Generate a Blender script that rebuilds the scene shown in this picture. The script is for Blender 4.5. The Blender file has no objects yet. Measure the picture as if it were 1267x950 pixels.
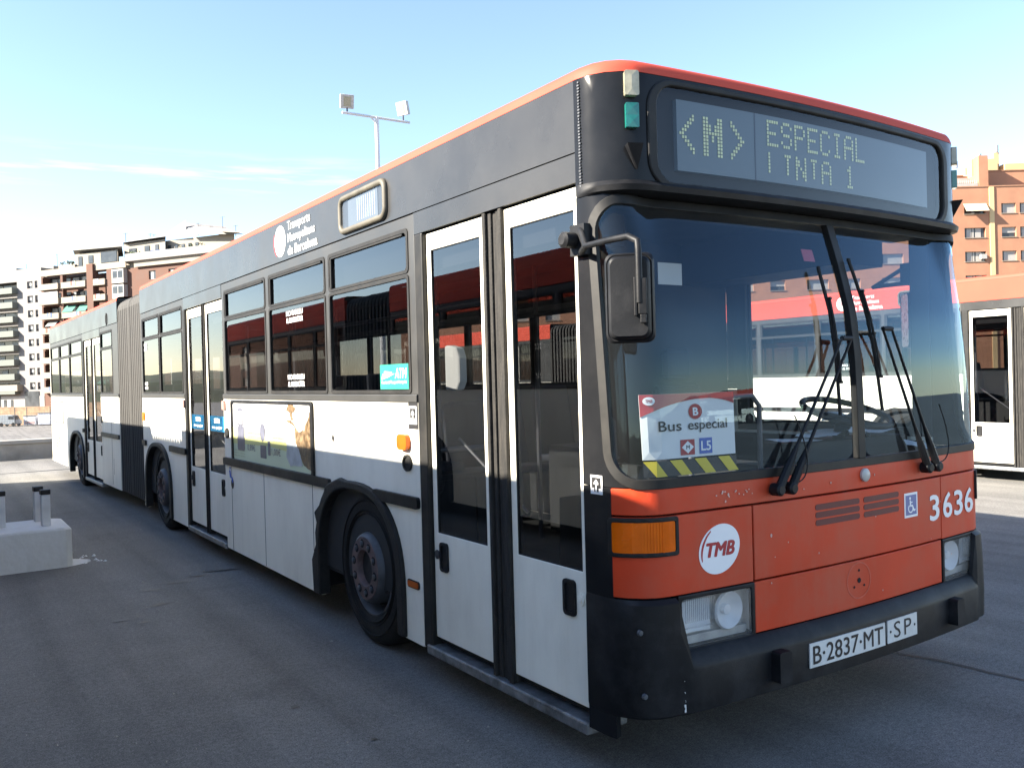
import bpy, bmesh, math, random
from mathutils import Vector, Matrix, geometry
random.seed(7)
R = math.radians
scene = bpy.context.scene
COL = scene.collection

# ------------------------------------------------------------------ camera, sky, sun, exposure
cam_d = bpy.data.cameras.new("camera")
cam = bpy.data.objects.new("camera", cam_d)
COL.objects.link(cam)
cam_d.sensor_width = 36.0
cam_d.sensor_fit = 'HORIZONTAL'
cam_d.lens = 1085.0 / 1267.0 * 36.0
cam_d.clip_end = 6000
cam_d.clip_start = 0.05
RX = Vector((0.83086773, -0.55582542, -0.02677548))
RU = -Vector((-0.02606342, 0.00919353, -0.99961802))
RF = Vector((0.55585926, 0.83124821, -0.00684811))
cm = Matrix(((RX.x, RU.x, -RF.x), (RX.y, RU.y, -RF.y), (RX.z, RU.z, -RF.z)))
cam.matrix_world = Matrix.Translation((-3.42, 0.0, 1.5906)) @ cm.to_4x4()
scene.camera = cam

SUN_DIR = Vector((1.0, -0.32, -0.586)).normalized()      # the way the light travels
TOSUN = -SUN_DIR
sun_el = math.asin(TOSUN.z)
sun_az = math.atan2(TOSUN.x, TOSUN.y)
world = bpy.data.worlds.new("World")
scene.world = world
world.use_nodes = True
wn, wl = world.node_tree.nodes, world.node_tree.links
wn.clear()
w_out = wn.new('ShaderNodeOutputWorld')
w_bg = wn.new('ShaderNodeBackground')
w_bg.inputs['Strength'].default_value = 0.087
w_sky = wn.new('ShaderNodeTexSky')
w_sky.sky_type = 'NISHITA'
w_sky.sun_disc = False
w_sky.sun_elevation = sun_el
w_sky.sun_rotation = sun_az
w_sky.altitude = 50
w_sky.air_density = 1.0
w_sky.dust_density = 0.08
w_sky.ozone_density = 3.6
# thin cirrus streaks low in the sky
w_tc = wn.new('ShaderNodeTexCoord')
w_sep = wn.new('ShaderNodeSeparateXYZ')
wl.new(w_tc.outputs['Generated'], w_sep.inputs[0])
def wmath(op, a=None, b=None, va=0.0, vb=0.0):
    n = wn.new('ShaderNodeMath'); n.operation = op
    n.inputs[0].default_value = va; n.inputs[1].default_value = vb
    if a is not None: wl.new(a, n.inputs[0])
    if b is not None: wl.new(b, n.inputs[1])
    return n.outputs[0]
w_map = wn.new('ShaderNodeMapping')
w_map.inputs['Scale'].default_value = (3.0, 3.0, 42.0)
w_map.inputs['Rotation'].default_value = (0.0, R(1.6), 0.0)
wl.new(w_tc.outputs['Generated'], w_map.inputs['Vector'])
w_noise = wn.new('ShaderNodeTexNoise')
w_noise.inputs['Scale'].default_value = 2.1
w_noise.inputs['Detail'].default_value = 7.0
w_noise.inputs['Roughness'].default_value = 0.6
wl.new(w_map.outputs[0], w_noise.inputs['Vector'])
w_ramp = wn.new('ShaderNodeValToRGB')
w_ramp.color_ramp.elements[0].position = 0.50
w_ramp.color_ramp.elements[1].position = 0.78
wl.new(w_noise.outputs['Fac'], w_ramp.inputs['Fac'])
band = wmath('SUBTRACT', w_sep.outputs['Z'], None, vb=0.222)
band = wmath('ABSOLUTE', band)
band = wmath('MULTIPLY', band, None, vb=40.0)
band = wmath('SUBTRACT', None, band, va=1.0)
band = wmath('MAXIMUM', band, None, vb=0.0)
fac = wmath('MULTIPLY', w_ramp.outputs[0], band)
side = wmath('SUBTRACT', w_sep.outputs['Y'], None, vb=0.72)
side = wmath('MULTIPLY', side, None, vb=7.0)
side = wmath('MAXIMUM', side, None, vb=0.0)
side = wmath('MINIMUM', side, None, vb=1.0)
fac = wmath('MULTIPLY', fac, side)
fac = wmath('MULTIPLY', fac, None, vb=0.24)
w_mix = wn.new('ShaderNodeMix'); w_mix.data_type = 'RGBA'
wl.new(fac, w_mix.inputs['Factor'])
w_tint = wn.new('ShaderNodeMix'); w_tint.data_type = 'RGBA'; w_tint.blend_type = 'MULTIPLY'
w_tint.inputs['Factor'].default_value = 1.0
wl.new(w_sky.outputs[0], w_tint.inputs['A'])
w_tint.inputs['B'].default_value = (1.06, 0.925, 0.85, 1)
wl.new(w_tint.outputs['Result'], w_mix.inputs['A'])
w_mix.inputs['B'].default_value = (9.0, 9.2, 9.6, 1)
wl.new(w_mix.outputs['Result'], w_bg.inputs['Color'])
wl.new(w_bg.outputs[0], w_out.inputs[0])

sun_d = bpy.data.lights.new("sun", 'SUN')
sun_d.energy = 5.0
sun_d.angle = R(0.53)
sun_d.color = (1.0, 0.91, 0.77)
sun = bpy.data.objects.new("sun", sun_d)
COL.objects.link(sun)
sun.location = (-60, 20, 60)
sun.rotation_euler = SUN_DIR.to_track_quat('-Z', 'Y').to_euler()

scene.view_settings.view_transform = 'Standard'
scene.view_settings.look = 'None'
scene.view_settings.exposure = 2.3
scene.view_settings.gamma = 1.0
scene.view_settings.use_curve_mapping = False
scene.cycles.transparent_max_bounces = 24
scene.cycles.max_bounces = 10
scene.cycles.use_denoising = True
scene.cycles.sample_clamp_indirect = 6.0
scene.cycles.caustics_reflective = False
scene.cycles.caustics_refractive = False

# ------------------------------------------------------------------ materials
MATS = {}
def nmat(name):
    m = bpy.data.materials.new(name); m.use_nodes = True
    MATS[name] = m
    return m, m.node_tree.nodes, m.node_tree.links, m.node_tree.nodes['Principled BSDF']
def paint(name, col, rough=0.35, var=0.10, scale=3.0, metal=0.0, spec=0.5, coat=0.0, bump=0.0, bscale=60.0, streak=0.0,
          stretch=(1, 1, 1), dirt=None, dirt_amt=0.0, dscale=2.0, rvar=0.15):
    """painted / plastic / metal surface with uneven tone, gloss and optional grime of its own shape"""
    m, n, l, b = nmat(name)
    tc = n.new('ShaderNodeTexCoord')
    mp = n.new('ShaderNodeMapping'); mp.inputs['Scale'].default_value = stretch
    l.new(tc.outputs['Object'], mp.inputs['Vector'])
    nz = n.new('ShaderNodeTexNoise'); nz.inputs['Scale'].default_value = scale; nz.inputs['Detail'].default_value = 6
    l.new(mp.outputs[0], nz.inputs['Vector'])
    mr = n.new('ShaderNodeMapRange'); mr.inputs['From Min'].default_value = 0.3; mr.inputs['From Max'].default_value = 0.7
    mr.inputs['To Min'].default_value = 1 - var; mr.inputs['To Max'].default_value = 1 + var
    l.new(nz.outputs['Fac'], mr.inputs['Value'])
    vm = n.new('ShaderNodeVectorMath'); vm.operation = 'SCALE'
    vm.inputs[0].default_value = col
    l.new(mr.outputs[0], vm.inputs['Scale'])
    out = vm.outputs[0]
    if dirt is not None:
        n2 = n.new('ShaderNodeTexNoise'); n2.inputs['Scale'].default_value = dscale; n2.inputs['Detail'].default_value = 9
        n2.inputs['Roughness'].default_value = 0.65
        l.new(mp.outputs[0], n2.inputs['Vector'])
        cr = n.new('ShaderNodeValToRGB'); cr.color_ramp.elements[0].position = 0.45; cr.color_ramp.elements[1].position = 0.75
        l.new(n2.outputs['Fac'], cr.inputs['Fac'])
        mu = n.new('ShaderNodeMath'); mu.operation = 'MULTIPLY'; mu.inputs[1].default_value = dirt_amt
        l.new(cr.outputs[0], mu.inputs[0])
        mx = n.new('ShaderNodeMix'); mx.data_type = 'RGBA'
        l.new(mu.outputs[0], mx.inputs['Factor']); l.new(out, mx.inputs['A']); mx.inputs['B'].default_value = (*dirt, 1)
        out = mx.outputs['Result']
    if streak:
        m4 = n.new('ShaderNodeMapping'); m4.inputs['Scale'].default_value = (5, 5, 0.5); l.new(tc.outputs['Object'], m4.inputs['Vector'])
        n4 = n.new('ShaderNodeTexNoise'); n4.inputs['Scale'].default_value = 1.6; n4.inputs['Detail'].default_value = 8; n4.inputs['Roughness'].default_value = 0.7
        l.new(m4.outputs[0], n4.inputs['Vector'])
        c4 = n.new('ShaderNodeValToRGB'); c4.color_ramp.elements[0].position = 0.50; c4.color_ramp.elements[1].position = 0.80; l.new(n4.outputs['Fac'], c4.inputs['Fac'])
        n5 = n.new('ShaderNodeTexNoise'); n5.inputs['Scale'].default_value = 55; n5.inputs['Detail'].default_value = 5; l.new(tc.outputs['Object'], n5.inputs['Vector'])
        c5 = n.new('ShaderNodeValToRGB'); c5.color_ramp.elements[0].position = 0.66; c5.color_ramp.elements[1].position = 0.74; l.new(n5.outputs['Fac'], c5.inputs['Fac'])
        a5 = n.new('ShaderNodeMath'); a5.operation = 'MAXIMUM'; l.new(c4.outputs[0], a5.inputs[0])
        a6 = n.new('ShaderNodeMath'); a6.operation = 'MULTIPLY'; a6.inputs[1].default_value = 0.55; l.new(c5.outputs[0], a6.inputs[0]); l.new(a6.outputs[0], a5.inputs[1])
        a7 = n.new('ShaderNodeMath'); a7.operation = 'MULTIPLY'; a7.inputs[1].default_value = streak; l.new(a5.outputs[0], a7.inputs[0])
        x4 = n.new('ShaderNodeMix'); x4.data_type = 'RGBA'; l.new(a7.outputs[0], x4.inputs['Factor']); l.new(out, x4.inputs['A'])
        x4.inputs['B'].default_value = (*(dirt if dirt is not None else (0.1, 0.1, 0.1)), 1); out = x4.outputs['Result']
    l.new(out, b.inputs['Base Color'])
    rr_ = n.new('ShaderNodeMapRange'); rr_.inputs['To Min'].default_value = max(0.02, rough - rvar); rr_.inputs['To Max'].default_value = min(1, rough + rvar)
    l.new(nz.outputs['Fac'], rr_.inputs['Value'])
    l.new(rr_.outputs[0], b.inputs['Roughness'])
    b.inputs['Metallic'].default_value = metal
    b.inputs['Specular IOR Level'].default_value = spec
    b.inputs['Coat Weight'].default_value = coat
    b.inputs['Coat Roughness'].default_value = 0.08
    if bump:
        n3 = n.new('ShaderNodeTexNoise'); n3.inputs['Scale'].default_value = bscale; n3.inputs['Detail'].default_value = 3
        l.new(tc.outputs['Object'], n3.inputs['Vector'])
        bp = n.new('ShaderNodeBump'); bp.inputs['Strength'].default_value = bump; bp.inputs['Distance'].default_value = 0.01
        l.new(n3.outputs['Fac'], bp.inputs['Height']); l.new(bp.outputs[0], b.inputs['Normal'])
    return m
def glass(name, tint, ior=1.6, rough=0.0, wob=0.0, coat=(0.97, 0.98, 1.0)):
    """thin sheet glass: Fresnel mirror over tinted see-through"""
    m, n, l, b = nmat(name)
    n.remove(b)
    out = n['Material Output']
    geo = n.new('ShaderNodeNewGeometry')
    mi = n.new('ShaderNodeMix'); mi.data_type = 'FLOAT'
    mi.inputs['A'].default_value = ior; mi.inputs['B'].default_value = 1.0 / ior
    l.new(geo.outputs['Backfacing'], mi.inputs['Factor'])
    fr = n.new('ShaderNodeFresnel'); l.new(mi.outputs['Result'], fr.inputs['IOR'])
    tr = n.new('ShaderNodeBsdfTransparent'); tr.inputs['Color'].default_value = (*tint, 1)
    gl = n.new('ShaderNodeBsdfGlossy'); gl.inputs['Roughness'].default_value = rough
    gl.inputs['Color'].default_value = (*coat, 1)
    if wob:
        tc = n.new('ShaderNodeTexCoord')
        nz = n.new('ShaderNodeTexNoise'); nz.inputs['Scale'].default_value = 1.3; nz.inputs['Detail'].default_value = 1
        l.new(tc.outputs['Object'], nz.inputs['Vector'])
        bp = n.new('ShaderNodeBump'); bp.inputs['Strength'].default_value = wob; bp.inputs['Distance'].default_value = 0.02
        l.new(nz.outputs['Fac'], bp.inputs['Height'])
        l.new(bp.outputs[0], gl.inputs['Normal'])
    ms = n.new('ShaderNodeMixShader')
    l.new(fr.outputs[0], ms.inputs[0]); l.new(tr.outputs[0], ms.inputs[1]); l.new(gl.outputs[0], ms.inputs[2])
    l.new(ms.outputs[0], out.inputs['Surface'])
    return m

GREY_DIRT = (0.20, 0.18, 0.15)
white = paint('bus_white', (0.87, 0.84, 0.73), 0.40, 0.04, 1.2, stretch=(1, 1, 0.5), dirt=(0.36, 0.32, 0.25), dirt_amt=0.30, streak=0.16, dscale=1.6)
red = paint('bus_red', (0.56, 0.048, 0.012), 0.48, 0.10, 2.5, spec=0.3, dirt=(0.42, 0.12, 0.07), dirt_amt=0.5, streak=0.35, dscale=3.0)
redroof = paint('bus_roof_red', (0.50, 0.072, 0.045), 0.60, 0.08, 2.0, spec=0.15)
dark = paint('bus_dark_grey', (0.011, 0.0115, 0.013), 0.17, 0.15, 2.0, spec=0.17, dirt=(0.03, 0.03, 0.031), dirt_amt=0.3, dscale=4.0, rvar=0.07)
darkside = paint('bus_side_grey', (0.034, 0.033, 0.032), 0.30, 0.12, 2.0, spec=0.4, dirt=(0.060, 0.058, 0.055), dirt_amt=0.4, dscale=3.0)
framem = paint('window_frame_grey', (0.042, 0.042, 0.041), 0.42, 0.15, 4.0, spec=0.4)
black = paint('black_plastic', (0.006, 0.0065, 0.008), 0.5, 0.3, 6.0, spec=0.25, bump=0.06, bscale=180, dirt=(0.038, 0.038, 0.040), dirt_amt=0.55, dscale=7.0)
rubber = paint('black_rubber', (0.011, 0.011, 0.011), 0.62, 0.25, 9.0, spec=0.3, dirt=(0.032, 0.029, 0.025), dirt_amt=0.55, dscale=7.0, bump=0.25, bscale=60)
seal = paint('door_rubber', (0.022, 0.021, 0.020), 0.75, 0.3, 30.0, spec=0.25, stretch=(1, 3, 0.3), dirt=(0.060, 0.054, 0.046), dirt_amt=0.8, dscale=26.0, bump=0.3, bscale=90)
tyrem = paint('tyre_rubber', (0.010, 0.010, 0.010), 0.8, 0.3, 12.0, spec=0.25, dirt=(0.030, 0.028, 0.025), dirt_amt=0.7, dscale=5.0, bump=0.3, bscale=90)
steel = paint('worn_steel', (0.085, 0.09, 0.10), 0.55, 0.2, 8.0, metal=0.2, dirt=(0.025, 0.022, 0.02), dirt_amt=0.75, dscale=6.0)
rust = paint('hub_oxide', (0.115, 0.075, 0.072), 0.7, 0.3, 14.0, dirt=(0.025, 0.02, 0.018), dirt_amt=0.7, dscale=11.0)
alu = paint('step_aluminium', (0.22, 0.23, 0.24), 0.45, 0.3, 20.0, metal=0.6, dirt=(0.05, 0.05, 0.05), dirt_amt=0.8, dscale=9.0, bump=0.4, bscale=90)
void = paint('shadow_gap', (0.006, 0.006, 0.007), 0.9, 0.1)
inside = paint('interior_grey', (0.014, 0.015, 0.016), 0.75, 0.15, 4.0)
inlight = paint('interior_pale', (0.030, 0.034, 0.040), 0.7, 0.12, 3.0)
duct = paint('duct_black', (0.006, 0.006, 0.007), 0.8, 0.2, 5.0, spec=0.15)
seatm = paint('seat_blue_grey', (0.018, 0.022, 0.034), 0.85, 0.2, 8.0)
polem = paint('handrail_grey', (0.10, 0.10, 0.11), 0.4, 0.1)
fabric = paint('bellows_fabric', (0.050, 0.048, 0.045), 0.75, 0.2, 7.0, stretch=(1, 1, 0.4), dirt=(0.022, 0.022, 0.022), dirt_amt=0.6, dscale=8.0)
amber = paint('amber_lens', (0.78, 0.150, 0.004), 0.25, 0.12, 9.0, spec=0.2)
amberdark = paint('amber_lens_old', (0.42, 0.085, 0.008), 0.3, 0.2, 9.0, spec=0.2)
lamp_white = paint('white_lens', (0.36, 0.33, 0.23), 0.2, 0.25, 25.0, coat=0.6)
lamp_green = paint('green_lens', (0.012, 0.16, 0.13), 0.18, 0.15, 20.0, coat=0.6)
chrome = paint('lamp_reflector', (0.82, 0.84, 0.86), 0.28, 0.08, 20.0, metal=0.45, rvar=0.08)
lampbody = paint('lamp_housing', (0.46, 0.45, 0.42), 0.4, 0.2, 14.0)
platew = paint('plate_white', (0.66, 0.66, 0.63), 0.4, 0.06, 9.0, dirt=(0.3, 0.28, 0.25), dirt_amt=0.3, dscale=12.0)
ink = paint('ink_black', (0.015, 0.015, 0.017), 0.5, 0.1)
inkred = paint('ink_red', (0.36, 0.02, 0.025), 0.45, 0.08)
inkblue = paint('ink_blue', (0.05, 0.11, 0.42), 0.45, 0.08)
inkwhite = paint('ink_white', (0.80, 0.80, 0.80), 0.4, 0.04)
inkgrey = paint('ink_grey', (0.50, 0.50, 0.49), 0.5, 0.05)
teal = paint('sticker_teal', (0.025, 0.25, 0.18), 0.4, 0.06)
cyan = paint('sticker_cyan', (0.04, 0.30, 0.62), 0.4, 0.06)
slate = paint('sign_slate', (0.14, 0.16, 0.33), 0.45, 0.08)
grillered = paint('grille_red', (0.10, 0.009, 0.010), 0.5, 0.1)
ledpanel = paint('display_panel', (0.092, 0.122, 0.140), 0.5, 0.06, 3.0)
ledseam = paint('display_seam', (0.04, 0.05, 0.07), 0.5, 0.06)
leddot = paint('display_dot', (0.66, 0.67, 0.36), 0.5, 0.10, 40.0)
ledpale = paint('side_display_panel', (0.085, 0.095, 0.105), 0.5, 0.06, 3.0)
putty = paint('side_gasket', (0.085, 0.075, 0.055), 0.6, 0.25, 12.0)
paper = paint('paper_white', (0.74, 0.74, 0.72), 0.7, 0.05)
yellow = paint('tape_yellow', (0.68, 0.52, 0.03), 0.5, 0.08)
adgreen = paint('advert_green', (0.24, 0.28, 0.09), 0.4, 0.08)
adpale = paint('advert_pale_green', (0.58, 0.66, 0.46), 0.4, 0.05)
adyellow = paint('advert_yellow_green', (0.60, 0.61, 0.24), 0.4, 0.08)
adbrown = paint('advert_brown', (0.10, 0.062, 0.030), 0.4, 0.75, 22.0, dirt=(0.34, 0.25, 0.15), dirt_amt=0.8, dscale=26.0)
adcloth = paint('advert_cloth', (0.40, 0.44, 0.47), 0.4, 0.25, 14.0)
adslate = paint('advert_slate', (0.10, 0.105, 0.14), 0.4, 0.3, 12.0)
adskin = paint('advert_skin', (0.60, 0.42, 0.34), 0.4, 0.15, 9.0)
g_wind = glass('windscreen_glass', (0.82, 0.87, 0.90), 1.52, coat=(0.55, 0.80, 1.0))
g_side = glass('side_glass', (0.58, 0.59, 0.60), 1.85)
g_tint = glass('tinted_glass', (0.36, 0.37, 0.38), 1.85)
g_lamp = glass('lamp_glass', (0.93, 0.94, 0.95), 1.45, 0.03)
def hazed(m, col, amt):
    n, l = m.node_tree.nodes, m.node_tree.links
    out = n['Material Output']; src = out.inputs['Surface'].links[0].from_socket
    df = n.new('ShaderNodeBsdfDiffuse'); df.inputs['Color'].default_value = (*col, 1)
    tl = n.new('ShaderNodeBsdfTranslucent'); tl.inputs['Color'].default_value = (*col, 1)
    ad_ = n.new('ShaderNodeMixShader'); ad_.inputs[0].default_value = 0.35
    l.new(df.outputs[0], ad_.inputs[1]); l.new(tl.outputs[0], ad_.inputs[2])
    mx = n.new('ShaderNodeMixShader'); mx.inputs[0].default_value = amt
    l.new(src, mx.inputs[1]); l.new(ad_.outputs[0], mx.inputs[2]); l.new(mx.outputs[0], out.inputs['Surface'])
hazed(g_wind, (0.50, 0.49, 0.46), 0.022)     # dust on the screen
hazed(g_lamp, (0.70, 0.69, 0.65), 0.14)  # milky haze mixed into the lens so the headlights look brighter
bowl = paint('lamp_bowl', (0.66, 0.67, 0.68), 0.35, 0.05, 20.0)
buttonm = paint('door_button_pink', (0.36, 0.20, 0.18), 0.4, 0.1)     # pinkish door buttons
gask = paint('screen_rubber', (0.010, 0.010, 0.010), 0.55, 0.25, 9.0, spec=0.3, dirt=(0.04, 0.036, 0.030), dirt_amt=0.5, dscale=6.0)
g_disp = glass('display_glass', (0.90, 0.93, 0.96), 1.36, 0.01)

# ------------------------------------------------------------------ mesh helpers
SPLIT = set('door_header arch_lip bumper_block rub_rail panel_joint bumper_bolt advert_bottle front_panel skirt_panel upper_panel sill_trim handrail door_arm air_slot '
            'balcony_shutter bolt_hole joint_frame bay_pane penthouse shop_window chimney_pot penthouse_window penthouse_roof terrace_parapet cab_notice filler_cap tape_stripe emblem_hole door_button'.split())
class MB:
    def __init__(self):
        self.v = []; self.f = []; self.mi = []
    def add(self, verts, faces, mi=0):
        o = len(self.v)
        self.v.extend([tuple(p) for p in verts])
        for f in faces:
            self.f.append(tuple(i + o for i in f)); self.mi.append(mi)
        return self
    def box(self, x0, x1, y0, y1, z0, z1, mi=0, fn=None):
        vs = [(x, y, z) for z in (z0, z1) for y in (y0, y1) for x in (x0, x1)]
        if fn: vs = [fn(*p) for p in vs]
        return self.add(vs, [(0, 2, 3, 1), (4, 5, 7, 6), (0, 1, 5, 4), (2, 6, 7, 3), (0, 4, 6, 2), (1, 3, 7, 5)], mi)
    def obox(self, c, ax, ay, az, sx, sy, sz, mi=0):
        c = Vector(c)
        vs = [c + ax * (i * sx / 2) + ay * (j * sy / 2) + az * (k * sz / 2) for k in (-1, 1) for j in (-1, 1) for i in (-1, 1)]
        return self.add(vs, [(0, 2, 3, 1), (4, 5, 7, 6), (0, 1, 5, 4), (2, 6, 7, 3), (0, 4, 6, 2), (1, 3, 7, 5)], mi)
    def tube(self, pts, r, n=8, mi=0, closed=False, caps=True):
        pts = [Vector(p) for p in pts]
        m = len(pts)
        rad = r if isinstance(r, (list, tuple)) else [r] * m
        vs = []; up = None
        for i, p in enumerate(pts):
            if closed: d = pts[(i + 1) % m] - pts[i - 1]
            else: d = pts[min(i + 1, m - 1)] - pts[max(i - 1, 0)]
            d.normalize()
            if up is None:
                up = Vector((0, 0, 1)) if abs(d.z) < 0.9 else Vector((1, 0, 0))
            a = d.cross(up)
            if a.length < 1e-6: a = d.cross(Vector((0, 1, 0)))
            a.normalize(); b = a.cross(d).normalized(); up = b
            for k in range(n):
                t = 2 * math.pi * k / n
                vs.append(p + a * (math.cos(t) * rad[i]) + b * (math.sin(t) * rad[i]))
        fs = []
        for i in range(m if closed else m - 1):
            j = (i + 1) % m
            for k in range(n):
                k2 = (k + 1) % n
                fs.append((i * n + k, i * n + k2, j * n + k2, j * n + k))
        if caps and not closed:
            fs.append(tuple(range(n))[::-1]); fs.append(tuple((m - 1) * n + k for k in range(n)))
        return self.add(vs, fs, mi)
    def lathe(self, prof, c, axis='x', n=40, mi=0, sx=1.0):
        """prof: list of (radius, offset along axis)"""
        vs = []; fs = []
        c = Vector(c)
        for (r, h) in prof:
            for k in range(n):
                t = 2 * math.pi * k / n
                if axis == 'x': vs.append(c + Vector((h * sx, r * math.cos(t), r * math.sin(t))))
                elif axis == 'y': vs.append(c + Vector((r * math.cos(t), h, r * math.sin(t))))
                else: vs.append(c + Vector((r * math.cos(t), r * math.sin(t), h)))
        for i in range(len(prof) - 1):
            for k in range(n):
                k2 = (k + 1) % n
                fs.append((i * n + k, i * n + k2, (i + 1) * n + k2, (i + 1) * n + k))
        return self.add(vs, fs, mi)
    def plate(self, loops, fm, w0=0.0, w1=None, h=None, mi=0, mi_side=None):
        """flat shape with holes in (u, v), laid on a surface by fm(u, v, w); w1 given: a solid of that depth"""
        L2 = []
        for lp in loops:
            if h:
                q = []
                for i in range(len(lp)):
                    a, b = Vector(lp[i]), Vector(lp[(i + 1) % len(lp)])
                    k = max(1, int(math.ceil((b - a).length / h)))
                    for j in range(k): q.append(tuple(a.lerp(b, j / k)))
                L2.append(q)
            else: L2.append([tuple(p) for p in lp])
        def inside(x, y):
            c = False
            for lp in L2:
                j = len(lp) - 1
                for i in range(len(lp)):
                    (xi, yi), (xj, yj) = lp[i], lp[j]
                    if (yi > y) != (yj > y) and x < (xj - xi) * (y - yi) / (yj - yi) + xi: c = not c
                    j = i
            return c
        pts = []; ed = []
        for lp in L2:
            o = len(pts); pts += [Vector(p) for p in lp]
            ed += [(o + i, o + (i + 1) % len(lp)) for i in range(len(lp))]
        if h:
            us = [p[0] for p in L2[0]]; vs_ = [p[1] for p in L2[0]]
            bnd = list(pts)
            u = min(us) + h * 0.5
            while u < max(us):
                v = min(vs_) + h * 0.5
                while v < max(vs_):
                    if inside(u, v) and all((u - b.x) ** 2 + (v - b.y) ** 2 > (h * 0.35) ** 2 for b in bnd):
                        pts.append(Vector((u, v)))
                    v += h
                u += h
        res = geometry.delaunay_2d_cdt(pts, ed, [], 0, 1e-6)
        P, T = res[0], res[2]
        tris = []
        for t in T:
            cx = sum(P[i].x for i in t) / 3; cy = sum(P[i].y for i in t) / 3
            if inside(cx, cy): tris.append(tuple(t))
        if w1 is None:
            self.add([fm(p.x, p.y, w0) for p in P], tris, mi)
            return self
        n = len(P)
        vs = [fm(p.x, p.y, w1) for p in P] + [fm(p.x, p.y, w0) for p in P]
        cnt = {}
        for t in tris:
            for i in range(3):
                a, b = t[i], t[(i + 1) % 3]
                cnt.setdefault((min(a, b), max(a, b)), []).append((a, b))
        self.add(vs, tris + [tuple(i + n for i in t[::-1]) for t in tris], mi)
        o = len(self.v) - 2 * n
        for e, l in cnt.items():
            if len(l) == 1:
                a, b = l[0]
                self.f.append((o + b, o + a, o + a + n, o + b + n)); self.mi.append(mi if mi_side is None else mi_side)
        return self
    def pieces(self):
        """one MB for each connected piece"""
        up = list(range(len(self.v)))
        def find(a):
            while up[a] != a: up[a] = up[up[a]]; a = up[a]
            return a
        for f in self.f:
            r0 = find(f[0])
            for i in f[1:]:
                up[find(i)] = r0
        out = {}
        for f, mi in zip(self.f, self.mi):
            q = out.setdefault(find(f[0]), (MB(), {}))
            idx = []
            for i in f:
                if i not in q[1]: q[1][i] = len(q[0].v); q[0].v.append(self.v[i])
                idx.append(q[1][i])
            q[0].f.append(tuple(idx)); q[0].mi.append(mi)
        return [q[0] for q in out.values()]
    def build(self, name, mats, parent=None, smooth=None, bevel=0.0, loc=None, normals=True, pinv=None):
        if name in SPLIT:
            ps = self.pieces()
            if len(ps) > 1:
                for q in ps: o = q.build1(name, mats, parent, smooth, bevel, loc, normals, pinv)
                return o
        return self.build1(name, mats, parent, smooth, bevel, loc, normals, pinv)
    def build1(self, name, mats, parent=None, smooth=None, bevel=0.0, loc=None, normals=True, pinv=None):
        me = bpy.data.meshes.new(name)
        me.from_pydata(self.v, [], self.f)
        if not isinstance(mats, (list, tuple)): mats = [mats]
        for m in mats: me.materials.append(m)
        me.polygons.foreach_set('material_index', self.mi)
        if normals:
            bm = bmesh.new(); bm.from_mesh(me)
            bmesh.ops.recalc_face_normals(bm, faces=bm.faces)
            bm.to_mesh(me); bm.free()
        if smooth is not None:
            me.polygons.foreach_set('use_smooth', [True] * len(me.polygons))
            me.set_sharp_from_angle(angle=R(smooth))
        me.update()
        o = bpy.data.objects.new(name, me)
        COL.objects.link(o)
        if parent is not None: o.parent = parent
        if pinv is not None: o.matrix_parent_inverse = pinv
        if loc is not None: o.location = loc
        if bevel:
            md = o.modifiers.new('bevel', 'BEVEL'); md.width = bevel; md.segments = 2; md.limit_method = 'ANGLE'; md.angle_limit = R(40)
        return o
def rr(u0, v0, u1, v1, r=0.03, n=5):
    """rounded rectangle loop"""
    o = []
    for (cu, cv, a0) in ((u1 - r, v0 + r, -90), (u1 - r, v1 - r, 0), (u0 + r, v1 - r, 90), (u0 + r, v0 + r, 180)):
        for k in range(n + 1):
            a = R(a0 + 90 * k / n)
            o.append((cu + r * math.cos(a), cv + r * math.sin(a)))
    return o
def rect(u0, v0, u1, v1): return [(u0, v0), (u1, v0), (u1, v1), (u0, v1)]
def ell(cu, cv, ru, rv, n=40, sh=0.0):
    return [(cu + ru * math.cos(2 * math.pi * k / n) + sh * rv * math.sin(2 * math.pi * k / n), cv + rv * math.sin(2 * math.pi * k / n)) for k in range(n)]
_txt = {}
def text_geo(s, bold=0.0, shear=0.0, spacing=1.0):
    key = (s, bold, shear, spacing)
    if key in _txt: return _txt[key]
    cu = bpy.data.curves.new('lettering', 'FONT')
    cu.body = s; cu.offset = bold; cu.shear = shear; cu.space_character = spacing; cu.resolution_u = 3; cu.fill_mode = 'FRONT'
    ob = bpy.data.objects.new('lettering', cu); COL.objects.link(ob)
    dg = bpy.context.evaluated_depsgraph_get()
    me = bpy.data.meshes.new_from_object(ob.evaluated_get(dg))
    vs = [(v.co.x, v.co.y) for v in me.vertices]; fs = [tuple(p.vertices) for p in me.polygons]
    bpy.data.objects.remove(ob); bpy.data.curves.remove(cu); bpy.data.meshes.remove(me)
    x0 = min(v[0] for v in vs); x1 = max(v[0] for v in vs); y0 = min(v[1] for v in vs); y1 = max(v[1] for v in vs)
    vs = [((x - x0) / (x1 - x0), (y - y0) / (y1 - y0)) for x, y in vs]
    _txt[key] = (vs, fs)
    return vs, fs
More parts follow.
